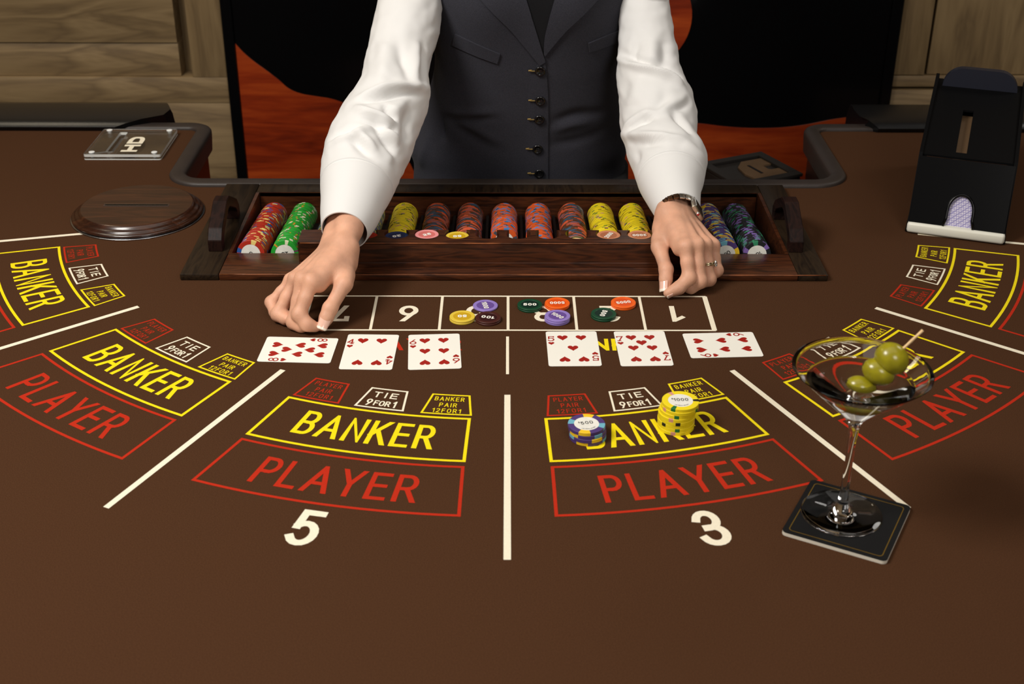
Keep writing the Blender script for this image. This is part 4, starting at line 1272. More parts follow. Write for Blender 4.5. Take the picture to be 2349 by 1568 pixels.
def hand(W_, elbow, M, Fg, thumb, lo, hi, flat):
    """W_ wrist, M the four knuckles index..little, Fg the rest of each finger, thumb = root, knuckle, joint, tip"""
    W_ = np.array(W_, float); M = [np.array(m, float) for m in M]
    across = unit(M[3] - M[0]); along = unit((M[1] + M[2]) / 2 - W_)
    dorsal = np.cross(along, across)
    if dorsal[2] < 0: dorsal = -dorsal
    dorsal = unit(dorsal)
    fa = unit(np.array(elbow) - W_)
    P = Field(lo, hi, 1.45)
    wa = unit(across - fa * (across @ fa))
    # forearm and wrist: two bones side by side
    for s in (-1, 1):
        P.cone(W_ + wa * s * 9.5, W_ + wa * s * 10 + fa * 32, 16.0, 17.5, 8)
        P.cone(W_ + wa * s * 10 + fa * 32, W_ + wa * s * 11 + fa * 150, 17.5, 27, 8)
    P.cone(W_ + wa * 17 + dorsal * 7 + fa * 10, W_ + wa * 17 + dorsal * 7 + fa * 14, 9.5, 9.5, 9)      # ulna head
    car = [W_ + across * o - along * 2 for o in (-13, -4.5, 4.5, 12)]
    for i in range(4):
        P.cone(car[i], M[i] - along * 3 - dorsal * 2.0, 14.5, 9.6, 9)
        P.cone(car[i] - dorsal * 6, M[i] - along * 8 - dorsal * 10, 12, 8.5, 9)
        P.cone(car[i] + dorsal * 9 + along * 14, M[i] + dorsal * 7.0, 3.0, 2.3, 5)                       # tendons
        P.cone(M[i] + dorsal * 1.2, M[i] + dorsal * 1.4, 9.0 - (i == 3) * 1.2, 9.0 - (i == 3) * 1.2, 7)   # knuckles
    T = [np.array(t, float) for t in thumb]
    P.cone(car[0] - dorsal * 3, T[0], 14, 13.5, 9)
    P.cone(T[0], T[1], 13.5, 9.9, 9)
    P.cone(lerp(car[0], M[0], .45) - dorsal * 5, lerp(T[0], T[1], .62), 8.5, 8.5, 12)                    # web
    P.cone(lerp(car[0], M[0], .62) - dorsal * 6, lerp(T[0], T[1], .8), 5.5, 6, 8)
    tot = P.copy()
    tf = P.copy()
    tf.cone(T[1], T[2], 9.8, 8.7, 7)
    tf.cone(T[2], T[2], 9.2, 9.2, 4)
    tf.cone(T[2], lerp(T[2], T[3], .55), 8.6, 8.5, 4); tf.cone(lerp(T[2], T[3], .5), T[3], 8.5, 6.6, 4)
    tot.v = smin(tot.v, tf.v, .8)
    rr = [(9.2, 8.7, 7.8, 6.5), (9.3, 8.9, 7.8, 6.6), (8.9, 8.5, 7.4, 6.3), (8.0, 7.4, 6.6, 5.6)]
    for i, joints in enumerate(Fg):
        f = P.copy(); r = rr[i]
        J = [M[i]] + [np.array(q, float) for q in joints]
        for k in range(len(J) - 1):
            a, b = J[k], J[k + 1]
            f.cone(a, lerp(a, b, .5), r[k], (r[k] + r[k + 1]) / 2 - .35, 5); f.cone(lerp(a, b, .5), b, (r[k] + r[k + 1]) / 2 - .35, r[k + 1], 3.5)
            if k + 1 < len(J) - 1: f.cone(b, b, r[k + 1] + .55, r[k + 1] + .55, 3)
        tot.v = smin(tot.v, f.v, .8)
    return tot.mesh()


# the hand over box 7 (joints in millimetres), then the one by box 1
WL, EL = (-217.5, 1553, 70), tuple(aty(848, 300, 1785))
IL = np.array((-243.5, 1476, 59.)); PL_ = IL + np.array((-33, 43, -20))
ML = [IL, (-256, 1485.5, 57), (-267.5, 1502, 49), PL_]
FLg = [[(-258.5, 1456, 24), (-249, 1450, 13.5), (-239.2, 1452.5, 8.2)], [(-266.6, 1462, 10.5), (-257, 1456, 8.6), (-250, 1464, 8)],
       [(-289.3, 1481, 11.5), (-279, 1474, 9.5), (-270, 1480, 9)], [(-301, 1504, 17), (-295, 1491, 9.5), (-285, 1493, 8)]]
TL = [(-208, 1535, 58), (-205.0, 1492, 49), (-221.0, 1466, 27.5), (-229.8, 1453, 9.3)]
WR, ER = (229, 1658, 75), tuple(aty(1515, 280, 1880))
IR = np.array((234.4, 1579, 62.)); PR = IR + np.array((42, 37, -16))
MR = [IR, (249.2, 1585, 61.5), (263, 1600, 54.5), PR]
FRg = [[(238.5, 1560, 26), (225.5, 1553, 15), (211.5, 1551.5, 8.0)], [(254.5, 1566, 18.5), (243, 1566, 9.6), (232, 1573, 8.5)],
       [(268.8, 1581, 14), (257, 1582, 8.8), (247, 1588, 8.5)], [(281.5, 1598, 19), (271, 1597, 9), (263, 1602, 8)]]
TR_ = [(213, 1648, 58), (203.0, 1607, 49.5), (210.6, 1579.5, 29), (208.8, 1561.5, 11)]
va, fa_ = hand(WL, EL, ML, FLg, TL, (-330, 1425, -3), (-165, 1672, 130), 0)
vb, fb_ = hand(WR, ER, MR, FRg, TR_, (165, 1520, -3), (310, 1775, 132), 0)
# trunk, limbs, neck and head on a coarse grid (mostly under the clothes)
SHL, SHR = (-128, 2050, 375), (198, 2050, 375)
Bd = Field((-240, 1640, FL), (320, 2290, 760), 9.5)
cx = 35
Bd.cone((cx - 60, 2105, 0), (cx + 60, 2105, 0), 92, 92, 30).cone((cx - 50, 2095, 110), (cx + 50, 2095, 110), 82, 82, 40)
Bd.cone((cx - 62, 2070, 280), (cx + 62, 2070, 280), 84, 84, 50).cone((cx - 110, 2065, 375), (cx + 110, 2065, 375), 46, 46, 40)
Bd.cone((cx, 2065, 400), (cx, 2030, 500), 54, 50, 25)
Bd.cone((cx, 2020, 590), (cx, 2030, 620), 74, 80, 30).cone((cx, 1985, 545), (cx, 1975, 560), 44, 50, 30)
Bd.cone((cx, 1928, 566), (cx, 1944, 594), 9, 6, 7).cone((cx - 74, 2020, 575), (cx - 76, 2024, 600), 12, 14, 6).cone((cx + 74, 2020, 575), (cx + 76, 2024, 600), 12, 14, 6)
Bd.cone((cx - 16, 1930, 538), (cx + 16, 1930, 538), 7, 7, 8)
for s, sh, el, w in ((-1, SHL, EL, WL), (1, SHR, ER, WR)):
    mid = aty(930, 78, 1945) if s < 0 else aty(1486, 77, 1976)
    shp = aty(958, -50, 2035) if s < 0 else aty(1465, -50, 2040)
    Bd.cone(sh, shp, 38, 32, 25).cone(shp, mid, 30, 28, 20).cone(mid, el, 28, 28, 20).cone(el, lerp(w, el, .42), 28, 24, 15)
    h0 = (cx + s * 80, 2110, -30)
    Bd.cone(h0, (cx + s * 82, 2100, -440), 82, 54, 20).cone((cx + s * 82, 2100, -440), (cx + s * 84, 2120, -820), 50, 34, 15)
    Bd.cone((cx + s * 84, 2120, -850), (cx + s * 92, 1990, -875), 30, 24, 10)
vc, fc_ = Bd.mesh()
off1 = len(va); off2 = off1 + len(vb)
V = np.concatenate([va, vb, vc]); Fq = np.concatenate([fa_, fb_ + off1, fc_ + off2])
body = mk('body', V.tolist(), Fq.tolist(), M_SKIN, per, True)


def nail(a, b, r0, r1, hint, u0, u1, name='fingernail', wide=52):
    a, b = np.array(a, float), np.array(b, float); ax = unit(b - a); L = np.linalg.norm(b - a)
    n = np.array(hint, float); n = unit(n - ax * (n @ ax)); s = np.cross(ax, n)
    v = []; f = []; mi = []; NU, NA = 12, 11
    for i in range(NU + 1):
        t = i / NU; u = u0 + (u1 - u0) * t; uu = min(u, 1.0)
        r = r0 + (r1 - r0) * uu + .45
        w = math.radians(wide) * min(1, math.sqrt(max(0.0, t * 6)) * .8 + .35 if t < .1 else 1) * (1 if t < .9 else 1 - (t - .9) * 3.2)
        for j in range(NA + 1):
            q = -w + 2 * w * j / NA
            v.append(a + ax * u * L + (n * math.cos(q) * .93 + s * math.sin(q)) * r)
    for i in range(NU):
        for j in range(NA):
            k = i * (NA + 1) + j; f.append((k, k + 1, k + NA + 2, k + NA + 1)); mi.append(1 if i >= NU - 2 else 0)
    o = mk(name, v, f, [M_NAIL, M_NAILT], body, True, mi)
    so_ = o.modifiers.new('thickness', 'SOLIDIFY'); so_.thickness = .0006; so_.offset = 0
    return o


def toeye(p): return np.array(EYE) - np.array(p)


nail(TL[2], TL[3], 10.0, 7.9, toeye(TL[3]) + np.array((-60, 0, 0)), .44, 1.22)
nail(TR_[2], TR_[3], 9.3, 7.6, toeye(TR_[3]) * .6 + np.array((-700, 0, 100)), .35, 1.3)
nail(FRg[0][1], FRg[0][2], 7.7, 6.6, (-500, -500, -700), .5, 1.25, wide=44)

# ------------------------------------------------------------------ waistcoat
# height, centre x, half width, front y, depth
SEC = [(-190, 30, 172, 2024, 205), (-120, 28, 180, 2014, 212), (-60, 24, 184, 2006, 214), (-13, 20, 178, 2001, 212), (20, 18, 182, 1996, 210), (60, 22, 170, 1990, 206), (110, 26, 156, 1979, 200), (150, 30, 149, 1971, 198), (180, 32, 148, 1965, 198), (240, 34, 151, 1956, 204),
       (300, 35, 158, 1951, 212), (350, 35, 164, 1958, 214), (400, 35, 160, 1985, 180), (440, 35, 120, 2010, 130), (462, 35, 84, 2025, 95)]
sec_a = np.array(SEC, float)


def sec_at(z):
    return [np.interp(z, sec_a[:, 0], sec_a[:, i]) for i in range(1, 5)]


def cat(xs, n):
    """Catmull-Rom through the rows of XS, N steps per span"""
    xs = [np.array(x, float) for x in xs]; out = []
    for i in range(len(xs) - 1):
        p0, p1, p2, p3 = xs[max(i - 1, 0)], xs[i], xs[i + 1], xs[min(i + 2, len(xs) - 1)]
        for k in range(n):
            t = k / n; out.append(.5 * (2 * p1 + (p2 - p0) * t + (2 * p0 - 5 * p1 + 4 * p2 - p3) * t * t + (3 * p1 - p0 - 3 * p2 + p3) * t ** 3))
    out.append(xs[-1]); return out


rows = cat(SEC, 12); NA = 160
grid = []
for z, xc, hw, yf, dp_ in rows:
    r = []
    for i in range(NA):
        a = 2 * math.pi * i / NA; c, s = math.cos(a), math.sin(a); e = 2 / 2.5
        x = xc + hw * math.copysign(abs(c) ** e, c); y = yf + dp_ / 2 + dp_ / 2 * math.copysign(abs(s) ** e, s)
        if s < 0:
            for bxx in (-68, 70):
                y -= 17 * math.exp(-((x - xc - bxx) / 52) ** 2 - ((z - 285) / 62) ** 2)
        r.append((x, y, z))
    grid.append(r)
grid = np.array(grid)


def normals(gr):
    du = np.gradient(gr, axis=0); dv = np.roll(gr, -1, 1) - np.roll(gr, 1, 1)
    n = np.cross(dv, du); l = np.linalg.norm(n, axis=2, keepdims=True); return n / np.maximum(l, 1e-9)


def bvh_of(gr):
    a, b = gr.shape[:2]; f = []
    for i in range(a - 1):
        for j in range(b): f.append((i * b + j, i * b + (j + 1) % b, (i + 1) * b + (j + 1) % b, (i + 1) * b + j))
    return BVHTree.FromPolygons([tuple(p) for p in gr.reshape(-1, 3)], f)


def hit(bv, px, py):
    d = ray(px, py).normalized(); h = bv.ray_cast(EYE, d, 6000)
    return h[0], h[1]


from mathutils import noise as mnoise
FA = 1.8


def fold(gr, folds, wrinkle=0.0):
    """raise soft ridges (amp > 0) and valleys (amp < 0) along lines lying on the cloth"""
    bv = bvh_of(gr); nn = normals(gr); disp = np.zeros(gr.shape[:2])
    flat = gr.reshape(-1, 3)
    for line, amp, wid in folds:
        p = [hit(bv, *q)[0] for q in line]; p = [np.array(q) for q in p if q is not None]
        if len(p) < 2: continue
        p = np.array(cat(p, 6)); L = len(p)
        best = np.full(len(flat), 1e9); tt = np.zeros(len(flat))
        for i in range(L - 1):
            ab = p[i + 1] - p[i]; l2 = ab @ ab + 1e-9
            t = np.clip(((flat - p[i]) @ ab) / l2, 0, 1); d = np.linalg.norm(flat - p[i] - t[:, None] * ab, axis=1)
            m = d < best; best[m] = d[m]; tt[m] = ((i + t) / (L - 1))[m]
        env = np.sin(np.pi * np.clip(tt, 0, 1) * .86 + .22)
        disp += (FA * amp * np.exp(-(best / wid) ** 2) * env).reshape(disp.shape)
    if wrinkle:
        wn = np.array([mnoise.noise(Vector((p[0] / 34, p[1] / 34, p[2] / 15))) + .6 * mnoise.noise(Vector((p[0] / 15 + 7, p[1] / 20, p[2] / 9))) for p in flat]).reshape(disp.shape)
        disp += wrinkle * wn
        disp *= np.clip((len(gr) - 1 - np.arange(len(gr))) / 9.0, 0, 1)[:, None]
    return gr + nn * disp[..., None]


vf = [([(1015, 268), (1060, 275), (1130, 270)], -3, 7), ([(1030, 262), (1080, 262), (1140, 258)], 2, 8), ([(1030, 280), (1080, 310), (1135, 345)], -2.5, 8), ([(1045, 272), (1095, 300), (1150, 330)], 2, 8),
      ([(1270, 280), (1320, 262), (1380, 258)], -3, 8), ([(1268, 300), (1310, 285), (1350, 282)], 2.5, 8), ([(1262, 330), (1310, 325), (1380, 300)], -2, 9),
      ([(1012, 270), (1014, 300), (1018, 325)], -5, 5), ([(985, 300), (975, 340), (965, 380)], 3, 8)]
grid = fold(grid, vf)
VB = bvh_of(grid)
a_, b_ = grid.shape[:2]
g = Geo(); g.loft([[tuple(p) for p in r] for r in grid], True, True)
vest = g.make('waistcoat', M_VEST, per, True)


def patch(name, left, right, off, th, m, parent, n=14, k=8, feather=False):
    """a piece of cloth lying OFF over the waistcoat between two pixel lines, TH thick"""
    A = cat([np.array(p, float) for p in left], n); B = cat([np.array(p, float) for p in right], n)
    rows_o = []; rows_i = []
    for a, b in zip(A, B):
        ro = []; ri = []
        for j in range(k + 1):
            q = a * (1 - j / k) + b * (j / k)
            h, nr = hit(VB, q[0], q[1])
            if h is None: h, nr = VB.find_nearest(aty(q[0], q[1], 2000))[:2]
            if nr.y > 0: nr = -nr
            w_ = min(1.0, j / k * 1.3) if feather else 1.0
            ro.append(h + nr * (off + th * w_)); ri.append(h + nr * (off - .5))
        rows_o.append(ro); rows_i.append(ri)
    v = [p for r in rows_o for p in r] + [p for r in rows_i for p in r]; w = k + 1; N = len(rows_o) * w; f = []
    for i in range(len(rows_o) - 1):
        for j in range(k):
            q = i * w + j; f.append((q, q + 1, q + w + 1, q + w))
        for j in (0, k):
            q = i * w + j; f.append((q, q + w, q + w + N, q + N))
    for i in (0, len(rows_o) - 1):
        for j in range(k):
            q = i * w + j; f.append((q, q + 1, q + 1 + N, q + N))
    bm = bmesh.new(); me = bpy.data.meshes.new('tmp'); me.from_pydata([tuple(x) for x in v], [], f); bm.from_mesh(me); bmesh.ops.recalc_face_normals(bm, faces=bm.faces)
    g = Geo(); g.bm(bm); bpy.data.meshes.remove(me)
    return g.make(name, m, parent, True, autosmooth=45)


patch('shirt_front', [(1140, -215), (1198, -30), (1228, 60)], [(1345, -215), (1282, -30), (1258, 60)], .2, .7, M_SHIRT, per)
patch('necktie', [(1212, -215), (1196, -30), (1228, 70), (1246, 126)], [(1272, -215), (1284, -30), (1258, 70), (1249, 126)], 1.0, 1.2, M_VESTD, per)
patch('front_placket', [(1236, 140), (1212, 200), (1206, 330), (1206, 424)], [(1250, 132), (1257, 220), (1257, 330), (1257, 424)], -.1, 2.4, M_VEST, vest, 16, 10, True)
patch('lapel', [(1010, -215), (1085, -30), (1178, 76), (1238, 148)], [(1140, -215), (1198, -30), (1231, 74), (1251, 140)], 1.6, 2.6, M_VEST, vest)
patch('lapel', [(1345, -215), (1282, -30), (1252, 74), (1247.5, 122)], [(1462, -215), (1388, -30), (1294, 74), (1250, 127)], 1.6, 2.6, M_VEST, vest)
patch('pocket_welt', [(1045, 77), (1100, 103), (1147.5, 123)], [(1039, 103), (1092, 127), (1141, 145)], .6, 2.2, M_VEST, vest)
patch('pocket_welt', [(1349, 98), (1385, 83), (1421, 68)], [(1351, 119), (1385, 108), (1418, 94)], .6, 2.2, M_VEST, vest)


def frame_of(n):
    return Vector(n).to_track_quat('Z', 'Y').to_matrix()


for px, py in ((1239, 161), (1239, 229), (1237, 272), (1233, 340), (1237, 396)):
    h, nr = hit(VB, px, py)
    if nr.y > 0: nr = -nr
    q = frame_of(nr); c = h + nr * 2.6
    g = Geo(); g.lathe([(7.6, 0), (8.2, .8), (8.0, 2.2), (7.0, 3.0), (5.4, 2.6), (4.6, 1.7), (.01, 1.5)], (0, 0, 0), 28, 0, True)
    for hx_, hy_ in ((1.4, 1.4), (-1.4, 1.4), (1.4, -1.4), (-1.4, -1.4)):
        g.lathe([(.75, 1.3), (.75, 1.9), (.01, 1.9)], (hx_, hy_, 0), 8)
    mk('button', [tuple(c + q @ Vector(p)) for p in g.v], g.f, M_BUTTON, vest, True)
    h2, n2 = hit(VB, px - 19, py)
    if n2.y > 0: n2 = -n2
    h3, n3 = hit(VB, px - 27, py)
    g = Geo(); g.tube([h + nr * 3.0, h2 + n2 * 3.0, (h2 + h3) / 2 + n2 * 3.0], .75, 6); g.tube([h2 + n2 * 3.0 + Vector((0, 0, 1.2)), h3 + n2 * 3.0 + Vector((0, 0, .6))], 1.1, 6)
    g.make('buttonhole', M_THREAD, vest, True)

# ------------------------------------------------------------------ shirt sleeves


def sleeve(name, st, depth, folds, cuff_n, NA=112, sub=12):
    """ST: pixel pairs of the two outlines from the shoulder down; DEPTH: (pixel y, distance) along the arm"""
    C = []; R = []
    dy = [d[0] for d in depth]; dd = [d[1] for d in depth]
    for (x0, y0), (x1, y1) in st:
        ym = (y0 + y1) / 2; Y = sum(np.interp(ym + q, dy, dd) for q in (-60, -40, -20, 0, 20, 40, 60)) / 7 if ym < 440 else np.interp(ym, dy, dd)
        a, b = aty(x0, y0, Y), aty(x1, y1, Y); c = aty((x0 + x1) / 2, (y0 + y1) / 2, Y)
        C.append(c); R.append((a - b).length / 2)
    cr = cat([list(c) + [r] for c, r in zip(C, R)], sub); cr = np.array(cr)
    g_ = []; ref = None
    for i in range(len(cr)):
        w_ = min(14, len(cr) - 1 - i, i) or 2
        t = unit(cr[min(i + w_, len(cr) - 1), :3] - cr[max(i - w_, 0), :3])
        side_ = np.array((1.0, 0, 0)); side_ = unit(side_ - t * (side_ @ t)); up_ = np.cross(side_, t)
        g_.append([cr[i, :3] + (side_ * math.cos(2 * math.pi * k / NA) + up_ * math.sin(2 * math.pi * k / NA)) * cr[i, 3] for k in range(NA)])
    g_ = np.array(g_)
    n0 = normals(g_)
    if np.sum(n0[len(g_) // 2] * (g_[len(g_) // 2] - cr[len(g_) // 2, :3])) < 0: g_ = g_[:, ::-1]
    k0 = (len(st) - 1 - cuff_n) * sub
    body_g = fold(g_[:k0 + 1], folds, 1.7)
    # gather the sleeve into the cuff
    gg = Geo(); rr = [[tuple(p) for p in r] for r in body_g]
    last = g_[k0]; cen = cr[k0, :3]
    rr.append([tuple(cen + (p - cen) * .90) for p in last])
    gg.loft(rr, True, False)
    sl_ = gg.make(name, M_SHIRT, per, True)
    cuf = g_[k0 - 2:]
    outer = [[tuple(cr[k0 - 2 + i, :3] + (p - cr[k0 - 2 + i, :3]) * (1.0 if i > 3 else .96 + .01 * i)) for p in r] for i, r in enumerate(cuf)]
    inner = [[tuple(cr[k0 - 2 + i, :3] + (p - cr[k0 - 2 + i, :3]) * .955) for p in r] for i, r in enumerate(cuf)][::-1]
    gg = Geo(); gg.loft(outer + inner, True, False); gg.make('cuff', M_SHIRT, sl_, True, autosmooth=70)
    # stitching line of the cuff
    return g_


z2 = lambda x, y: (700 + x / 2.6133, 60 + y / 2.6133)
z3 = lambda x, y: (1200 + x / 2.6133, 60 + y / 2.6133)
stL = [((880, -40), (1022, -40)), ((866, 20), (1014, 20)), ((852, 78), (1005, 78)), ((838, 144), (985, 150)), ((822, 222), (986, 202)), ((790, 285), (966, 250)), ((754, 335), (947, 318)), ((736, 388), (922, 378)), ((734, 432), (902, 425)), ((735, 462), (884, 462)), ((734, 495), (868, 495)), ((736, 530), (845, 528))]
fL = [([z2(330, 425), z2(430, 395), z2(530, 372), z2(640, 368), z2(740, 372)], 7, 7), ([z2(330, 450), z2(450, 425), z2(560, 405), z2(690, 400)], -6, 6),
      ([z2(300, 480), z2(360, 520), z2(440, 550), z2(540, 590)], 7, 8), ([z2(340, 560), z2(420, 580), z2(500, 615), z2(545, 620)], -6, 6),
      ([z2(470, 470), z2(510, 530), z2(550, 570)], -5, 6), ([z2(420, 580), z2(460, 650), z2(510, 720), z2(530, 780)], -6, 7), ([z2(440, 560), z2(500, 640), z2(560, 710)], 6, 9),
      ([z2(140, 715), z2(230, 670), z2(310, 640), z2(400, 605)], 5, 6), ([z2(150, 690), z2(240, 640), z2(330, 600)], -3.5, 7),
      ([z2(280, 660), z2(330, 720), z2(390, 790), z2(430, 830)], -7, 8), ([z2(300, 640), z2(370, 690), z2(420, 760)], 5, 7),
      ([z2(280, 900), z2(340, 920), z2(420, 905), z2(475, 880)], -6, 8), ([z2(280, 860), z2(370, 850), z2(450, 830)], 5, 9), ([z2(330, 960), z2(380, 1010), z2(430, 1060)], -4, 7),
      ([z2(550, 90), z2(590, 210), z2(635, 350)], -4, 9), ([z2(680, 90), z2(665, 220), z2(650, 340)], 4, 9), ([z2(470, 100), z2(470, 250), z2(440, 370)], 3, 12), ([z2(700, 80), z2(710, 200), z2(690, 310)], -3, 8),
      ([z2(600, 450), z2(540, 500), z2(480, 490)], 4, 9), ([z2(640, 480), z2(610, 580), z2(600, 700)], -4, 10), ([z2(180, 800), z2(160, 900), z2(170, 1000)], -2.5, 10), ([z2(520, 760), z2(500, 860), z2(470, 980)], 4, 10)]
sleeve('shirt_sleeve', stL, [(-160, 2115), (300, 1785), (530, 1586), (600, 1526)], fL, 3)
stR = [((1412, -40), (1530, -40)), ((1418, 20), (1538, 20)), ((1420, 77), (1545, 77)), ((1416, 129), (1556, 137)), ((1415, 174), (1566, 184)), ((1419, 230), (1588, 226)), ((1423, 285), (1600, 272)), ((1434, 330), (1600, 324)), ((1449, 376), (1622, 362)), ((1462, 420), (1616, 402)), ((1478, 452), (1608, 428)), ((1505, 498), (1606, 474))]
fR = [([z3(575, 195), z3(680, 235), z3(800, 275), z3(900, 315), z3(955, 360)], 8, 7), ([z3(590, 170), z3(700, 210), z3(820, 250), z3(930, 300)], -7, 6),
      ([z3(600, 660), z3(640, 590), z3(720, 535), z3(820, 505), z3(1000, 430)], 5, 8), ([z3(640, 620), z3(700, 570), z3(780, 545)], -5, 7), ([z3(690, 560), z3(780, 530), z3(840, 440), z3(850, 380)], -3, 9),
      ([z3(605, 655), z3(720, 660), z3(850, 665), z3(945, 680)], 6, 7), ([z3(640, 690), z3(760, 700), z3(860, 705)], -4, 8), ([z3(945, 685), z3(900, 750), z3(850, 810), z3(780, 880)], 6, 8), ([z3(930, 740), z3(890, 810), z3(930, 830)], -6, 7),
      ([z3(900, 510), z3(950, 570), z3(1010, 640)], -6, 8), ([z3(1000, 430), z3(960, 480), z3(890, 500)], -4, 7), ([z3(930, 720), z3(980, 800), z3(1030, 900)], -6, 8), ([z3(960, 700), z3(1040, 760), z3(1090, 820)], 6, 10),
      ([z3(690, 90), z3(660, 160), z3(650, 220)], -3, 8), ([z3(850, 80), z3(850, 170), z3(830, 240)], -4, 10), ([z3(770, 80), z3(770, 170), z3(760, 240)], 3, 12), ([z3(640, 720), z3(690, 800), z3(740, 870)], -3, 7), ([z3(700, 300), z3(680, 400), z3(650, 480)], 3, 14)]
sleeve('shirt_sleeve', stR, [(-160, 2094), (280, 1880), (486, 1664), (560, 1592)], fR, 2)

# trousers and shoes below the table, hair above the frame
for s in (-1, 1):
    rr = []
    for z, xo, yo, rx, ry in ((-20, 78, 2106, 92, 104), (-160, 84, 2106, 92, 98), (-440, 86, 2104, 74, 74), (-700, 88, 2116, 62, 64), (-866, 90, 2116, 62, 70)):
        rr.append([(cx + s * xo + rx * math.cos(2 * math.pi * k / 32), yo + ry * math.sin(2 * math.pi * k / 32), z) for k in range(32)])
    g = Geo(); g.loft(rr, True, True); g.make('trouser_leg', M_VESTD, per, True)
    rr = []
    for y, hw, zt in ((2160, 26, -836), (2140, 34, -826), (2090, 36, -836), (2030, 42, -850), (1980, 42, -862), (1950, 30, -874), (1936, 14, -884)):
        x = cx + s * 92
        rr.append([(x - hw, y, FL + .5), (x + hw, y, FL + .5), (x + hw, y, FL + 14), (x + hw * .75, y, zt - 4), (x, y, zt), (x - hw * .75, y, zt - 4), (x - hw, y, FL + 14)])
    g = Geo(); g.loft(rr, True, True); g.make('shoe', M_ARM, per, True, autosmooth=40)
Hf = Field((-90, 1900, 480), (160, 2190, 770), 6)
Hf.cone((cx, 2058, 648), (cx, 2062, 628), 83, 86, 20).cone((cx, 2088, 560), (cx, 2085, 600), 66, 74, 25).cone((cx, 2140, 610), (cx, 2144, 615), 38, 38, 12)
Hf.cone((cx - 30, 1998, 668), (cx - 66, 2010, 630), 26, 20, 12).cone((cx + 40, 1998, 668), (cx + 66, 2010, 630), 26, 20, 12)
vh, fh = Hf.mesh(); mk('hair', vh.tolist(), fh.tolist(), M_HAIR, per, True)
M_EYE = mat('eye_white', rgb(232, 228, 222), .2); M_IRIS = mat('iris', rgb(52, 34, 22), .15); M_LIPS = mat('lips', rgb(168, 84, 76), .4)
for s in (-1, 1):
    g = Geo(); ec = (cx + s * 30, 1954, 598)
    pr = [(11.5 * math.sin(t), -11.5 * math.cos(t)) for t in np.linspace(.02, math.pi - .02, 18)]
    q = Geo().lathe(pr, (0, 0, 0), 24)
    v = [(ec[0] + x, ec[1] + z, ec[2] + y) for x, y, z in q.v]
    mi = [1 if i // 24 < 5 else 0 for i in range(len(q.f))]
    mk('eye', v, q.f, [M_EYE, M_IRIS], body, True, mi)
    g = Geo(); g.tube([(cx + s * 14, 1943, 617), (cx + s * 28, 1944, 621), (cx + s * 46, 1953, 617)], [2, 2.6, 1.2], 8); g.make('eyebrow', M_HAIR, body, True)
g = Geo(); g.tube([(cx - 21, 1932, 541), (cx - 8, 1925, 544), (cx, 1925, 543), (cx + 8, 1925, 544), (cx + 21, 1932, 541)], [1, 3.2, 3, 3.2, 1], 8); g.tube([(cx - 19, 1933, 539), (cx, 1925, 536), (cx + 19, 1933, 539)], [1, 3.8, 1], 8)
g.make('lips', M_LIPS, body, True)
# shoulders of the shirt and its collar
Sf = Field((-230, 1940, 225), (310, 2170, 500), 6)
for sh, a_, b_ in ((SHL, (945, -42), 2028), (SHR, (1474, -42), 2034)):
    top_ = aty(a_[0], a_[1], b_); top2 = aty(a_[0] - (8 if sh is SHL else -8), a_[1] + 40, b_ - 30)
    Sf.cone(sh, top_, 50, 43, 20).cone(top_, top2, 43, 34, 15)
Sf.cone((SHL[0] + 20, 2058, 392), (SHR[0] - 20, 2058, 392), 40, 40, 25).cone((cx, 2062, 410), (cx, 2055, 446), 66, 56, 20)
vs_, fs_ = Sf.mesh(); mk('shirt', vs_.tolist(), fs_.tolist(), M_SHIRT, per, True)
rr = []
for z, r, dy in ((446, 59, 0), (486, 57, -10), (488, 60, -10), (452, 67, 0)):
    rr.append([(cx + r * math.cos(2 * math.pi * k / 40), 2050 + dy + r * .95 * math.sin(2 * math.pi * k / 40), z - (10 if math.sin(2 * math.pi * k / 40) < -.8 else 0)) for k in range(40)])
g = Geo(); g.loft(rr, True, False); g.make('collar', M_SHIRT, per, True)

# ------------------------------------------------------------------ wristwatch and ring
fw = Vector(unit(np.array(ER) - np.array(WR)))
acr = Vector(unit(np.array(MR[3]) - np.array(MR[0]))); acr = (acr - fw * acr.dot(fw)).normalized(); dor = acr.cross(fw).normalized()
if dor.z < 0: dor = -dor
wc = aty(1556, 485, 1664) - fw * 1.5
t = thing('wristwatch', 'silver wristwatch with a red crown on the dealer\'s wrist at the right cuff', 'watch', tuple(wc))
RX, RY = 29.2, 28.0
for k in range(22):
    a = 2 * math.pi * k / 22
    p = wc + acr * (RX * math.cos(a)) + dor * (RY * math.sin(a))
    n = (acr * (math.cos(a) / RX) + dor * (math.sin(a) / RY)).normalized(); tg = fw.cross(n)
    if -18 < math.degrees((a - math.radians(60) + math.pi) % (2 * math.pi) - math.pi) < 18: continue
    q = Geo().box(-3.6, 3.6, -6.5, 6.5, -1.0, 1.2, bev=.5)
    mk('band_link', [tuple(p + tg * x + fw * y + n * z) for x, y, z in q.v], q.f, M_BAND if k % 22 > 7 else M_CHROME, t, True, autosmooth=40)
a = math.radians(60)
p = wc - fw * 9 + acr * ((RX - 3) * math.cos(a)) + dor * ((RY - 3) * math.sin(a)); n = (acr * (math.cos(a) / RX) + dor * (math.sin(a) / RY)).normalized(); tg = fw.cross(n)
q = Geo().box(-14, 14, -11, 11, -2.2, 4.6, bev=1.8); mk('case', [tuple(p + tg * x + fw * y + n * z) for x, y, z in q.v], q.f, M_CHROME, t, True, autosmooth=40)
q = Geo().box(-9.5, 9.5, -7.5, 7.5, 4.4, 5.1, bev=.4); mk('dial', [tuple(p + tg * x + fw * y + n * z) for x, y, z in q.v], q.f, M_WDIAL, t, True, autosmooth=40)
g = Geo()
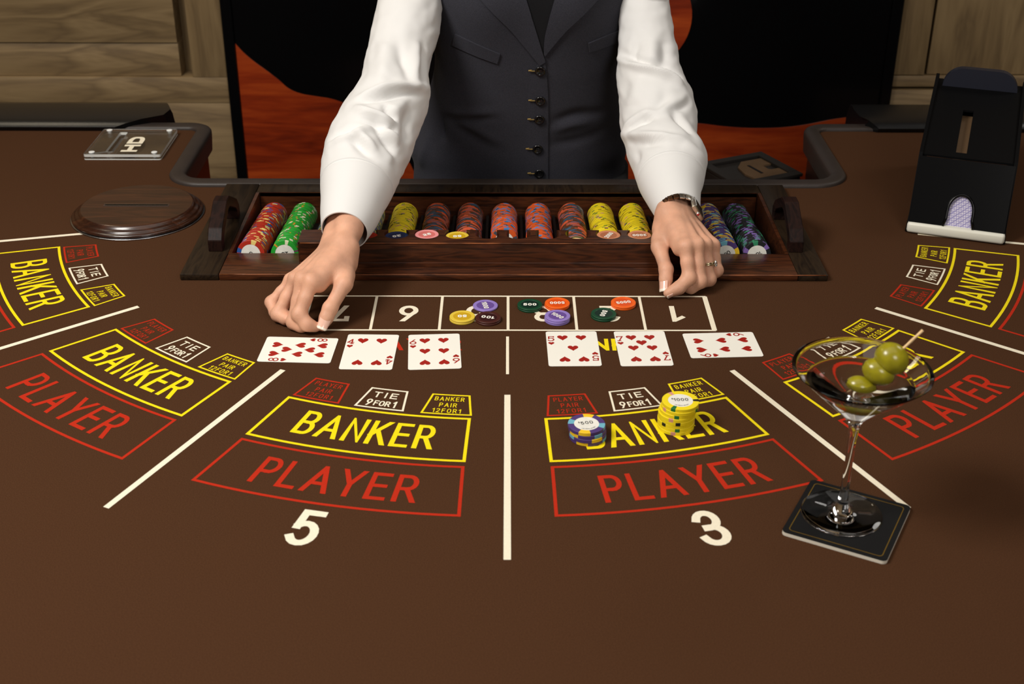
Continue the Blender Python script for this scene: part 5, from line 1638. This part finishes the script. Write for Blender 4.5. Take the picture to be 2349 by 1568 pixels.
for sx in (-1, 1):
    for i in range(11):
        q = bmesh.new(); bmesh.ops.create_icosphere(q, subdivisions=1, radius=.75)
        bmesh.ops.translate(q, vec=(sx * 11.6, -8 + 1.6 * i, 4.9), verts=q.verts); g.bm(q)
mk('stones', [tuple(p + tg * x + fw * y + n * z) for x, y, z in g.v], g.f, M_DIAM, t)
g = Geo().lathe([(.01, 0), (2.2, 0), (2.4, .6), (2.4, 2.2), (2.0, 2.6)], (0, 0, 0), 16)
crn = mk('crown', [tuple(p - fw * (10.8 + z) + tg * x + n * (1 + y)) for x, y, z in g.v], g.f, M_CHROME, t, True)
g = Geo().lathe([(2.0, 2.4), (1.7, 3.4), (1.0, 4.0), (.01, 4.2)], (0, 0, 0), 16)
mk('red_stone', [tuple(p - fw * (10.8 + z) + tg * x + n * (1 + y)) for x, y, z in g.v], g.f, M_RED, crn, True)

rm = np.array(MR[2]); rp = np.array(FRg[2][0]); ra = Vector(unit(rp - rm)); rc = Vector(lerp(rm, rp, .56))
e1_ = Vector((1, 0, 0)); e1_ = (e1_ - ra * e1_.dot(ra)).normalized(); e2_ = ra.cross(e1_)
if e2_.y > 0: e2_ = -e2_
t = thing('diamond_ring', 'gold ring with a clear round diamond on the ring finger', 'ring', tuple(rc))
g = Geo(); RF = 9.4
for dz in (-1.1, 1.1):
    pts = [rc + ra * dz + e1_ * RF * math.cos(2 * math.pi * i / 40) + e2_ * RF * math.sin(2 * math.pi * i / 40) for i in range(41)]
    g.tube(pts, .95, 8, cap=False)
g.make('band', mat('white_gold', rgb(216, 204, 168), .18, 1.0), t, True)
dc = rc + (e1_ * .86 + e2_ * .5).normalized() * (RF + 2.2); dn = (e1_ * .86 + e2_ * .5).normalized()
q = frame_of(dn)
g = Geo().lathe([(.01, -2.4), (4.2, .2), (4.2, .6), (2.7, 1.8), (.01, 1.8)], (0, 0, 0), 8)
mk('diamond', [tuple(dc + q @ Vector(v_)) for v_ in g.v], g.f, M_DIAM, t)
g = Geo()
for i in range(6):
    b_a = 2 * math.pi * i / 6
    g.tube([dc + q @ Vector((1.2 * math.cos(b_a), 1.2 * math.sin(b_a), -3)), dc + q @ Vector((4.3 * math.cos(b_a), 4.3 * math.sin(b_a), .2)), dc + q @ Vector((4.0 * math.cos(b_a), 4.0 * math.sin(b_a), 1))], .45, 6)
g.make('setting', MATS['white_gold'], t, True)
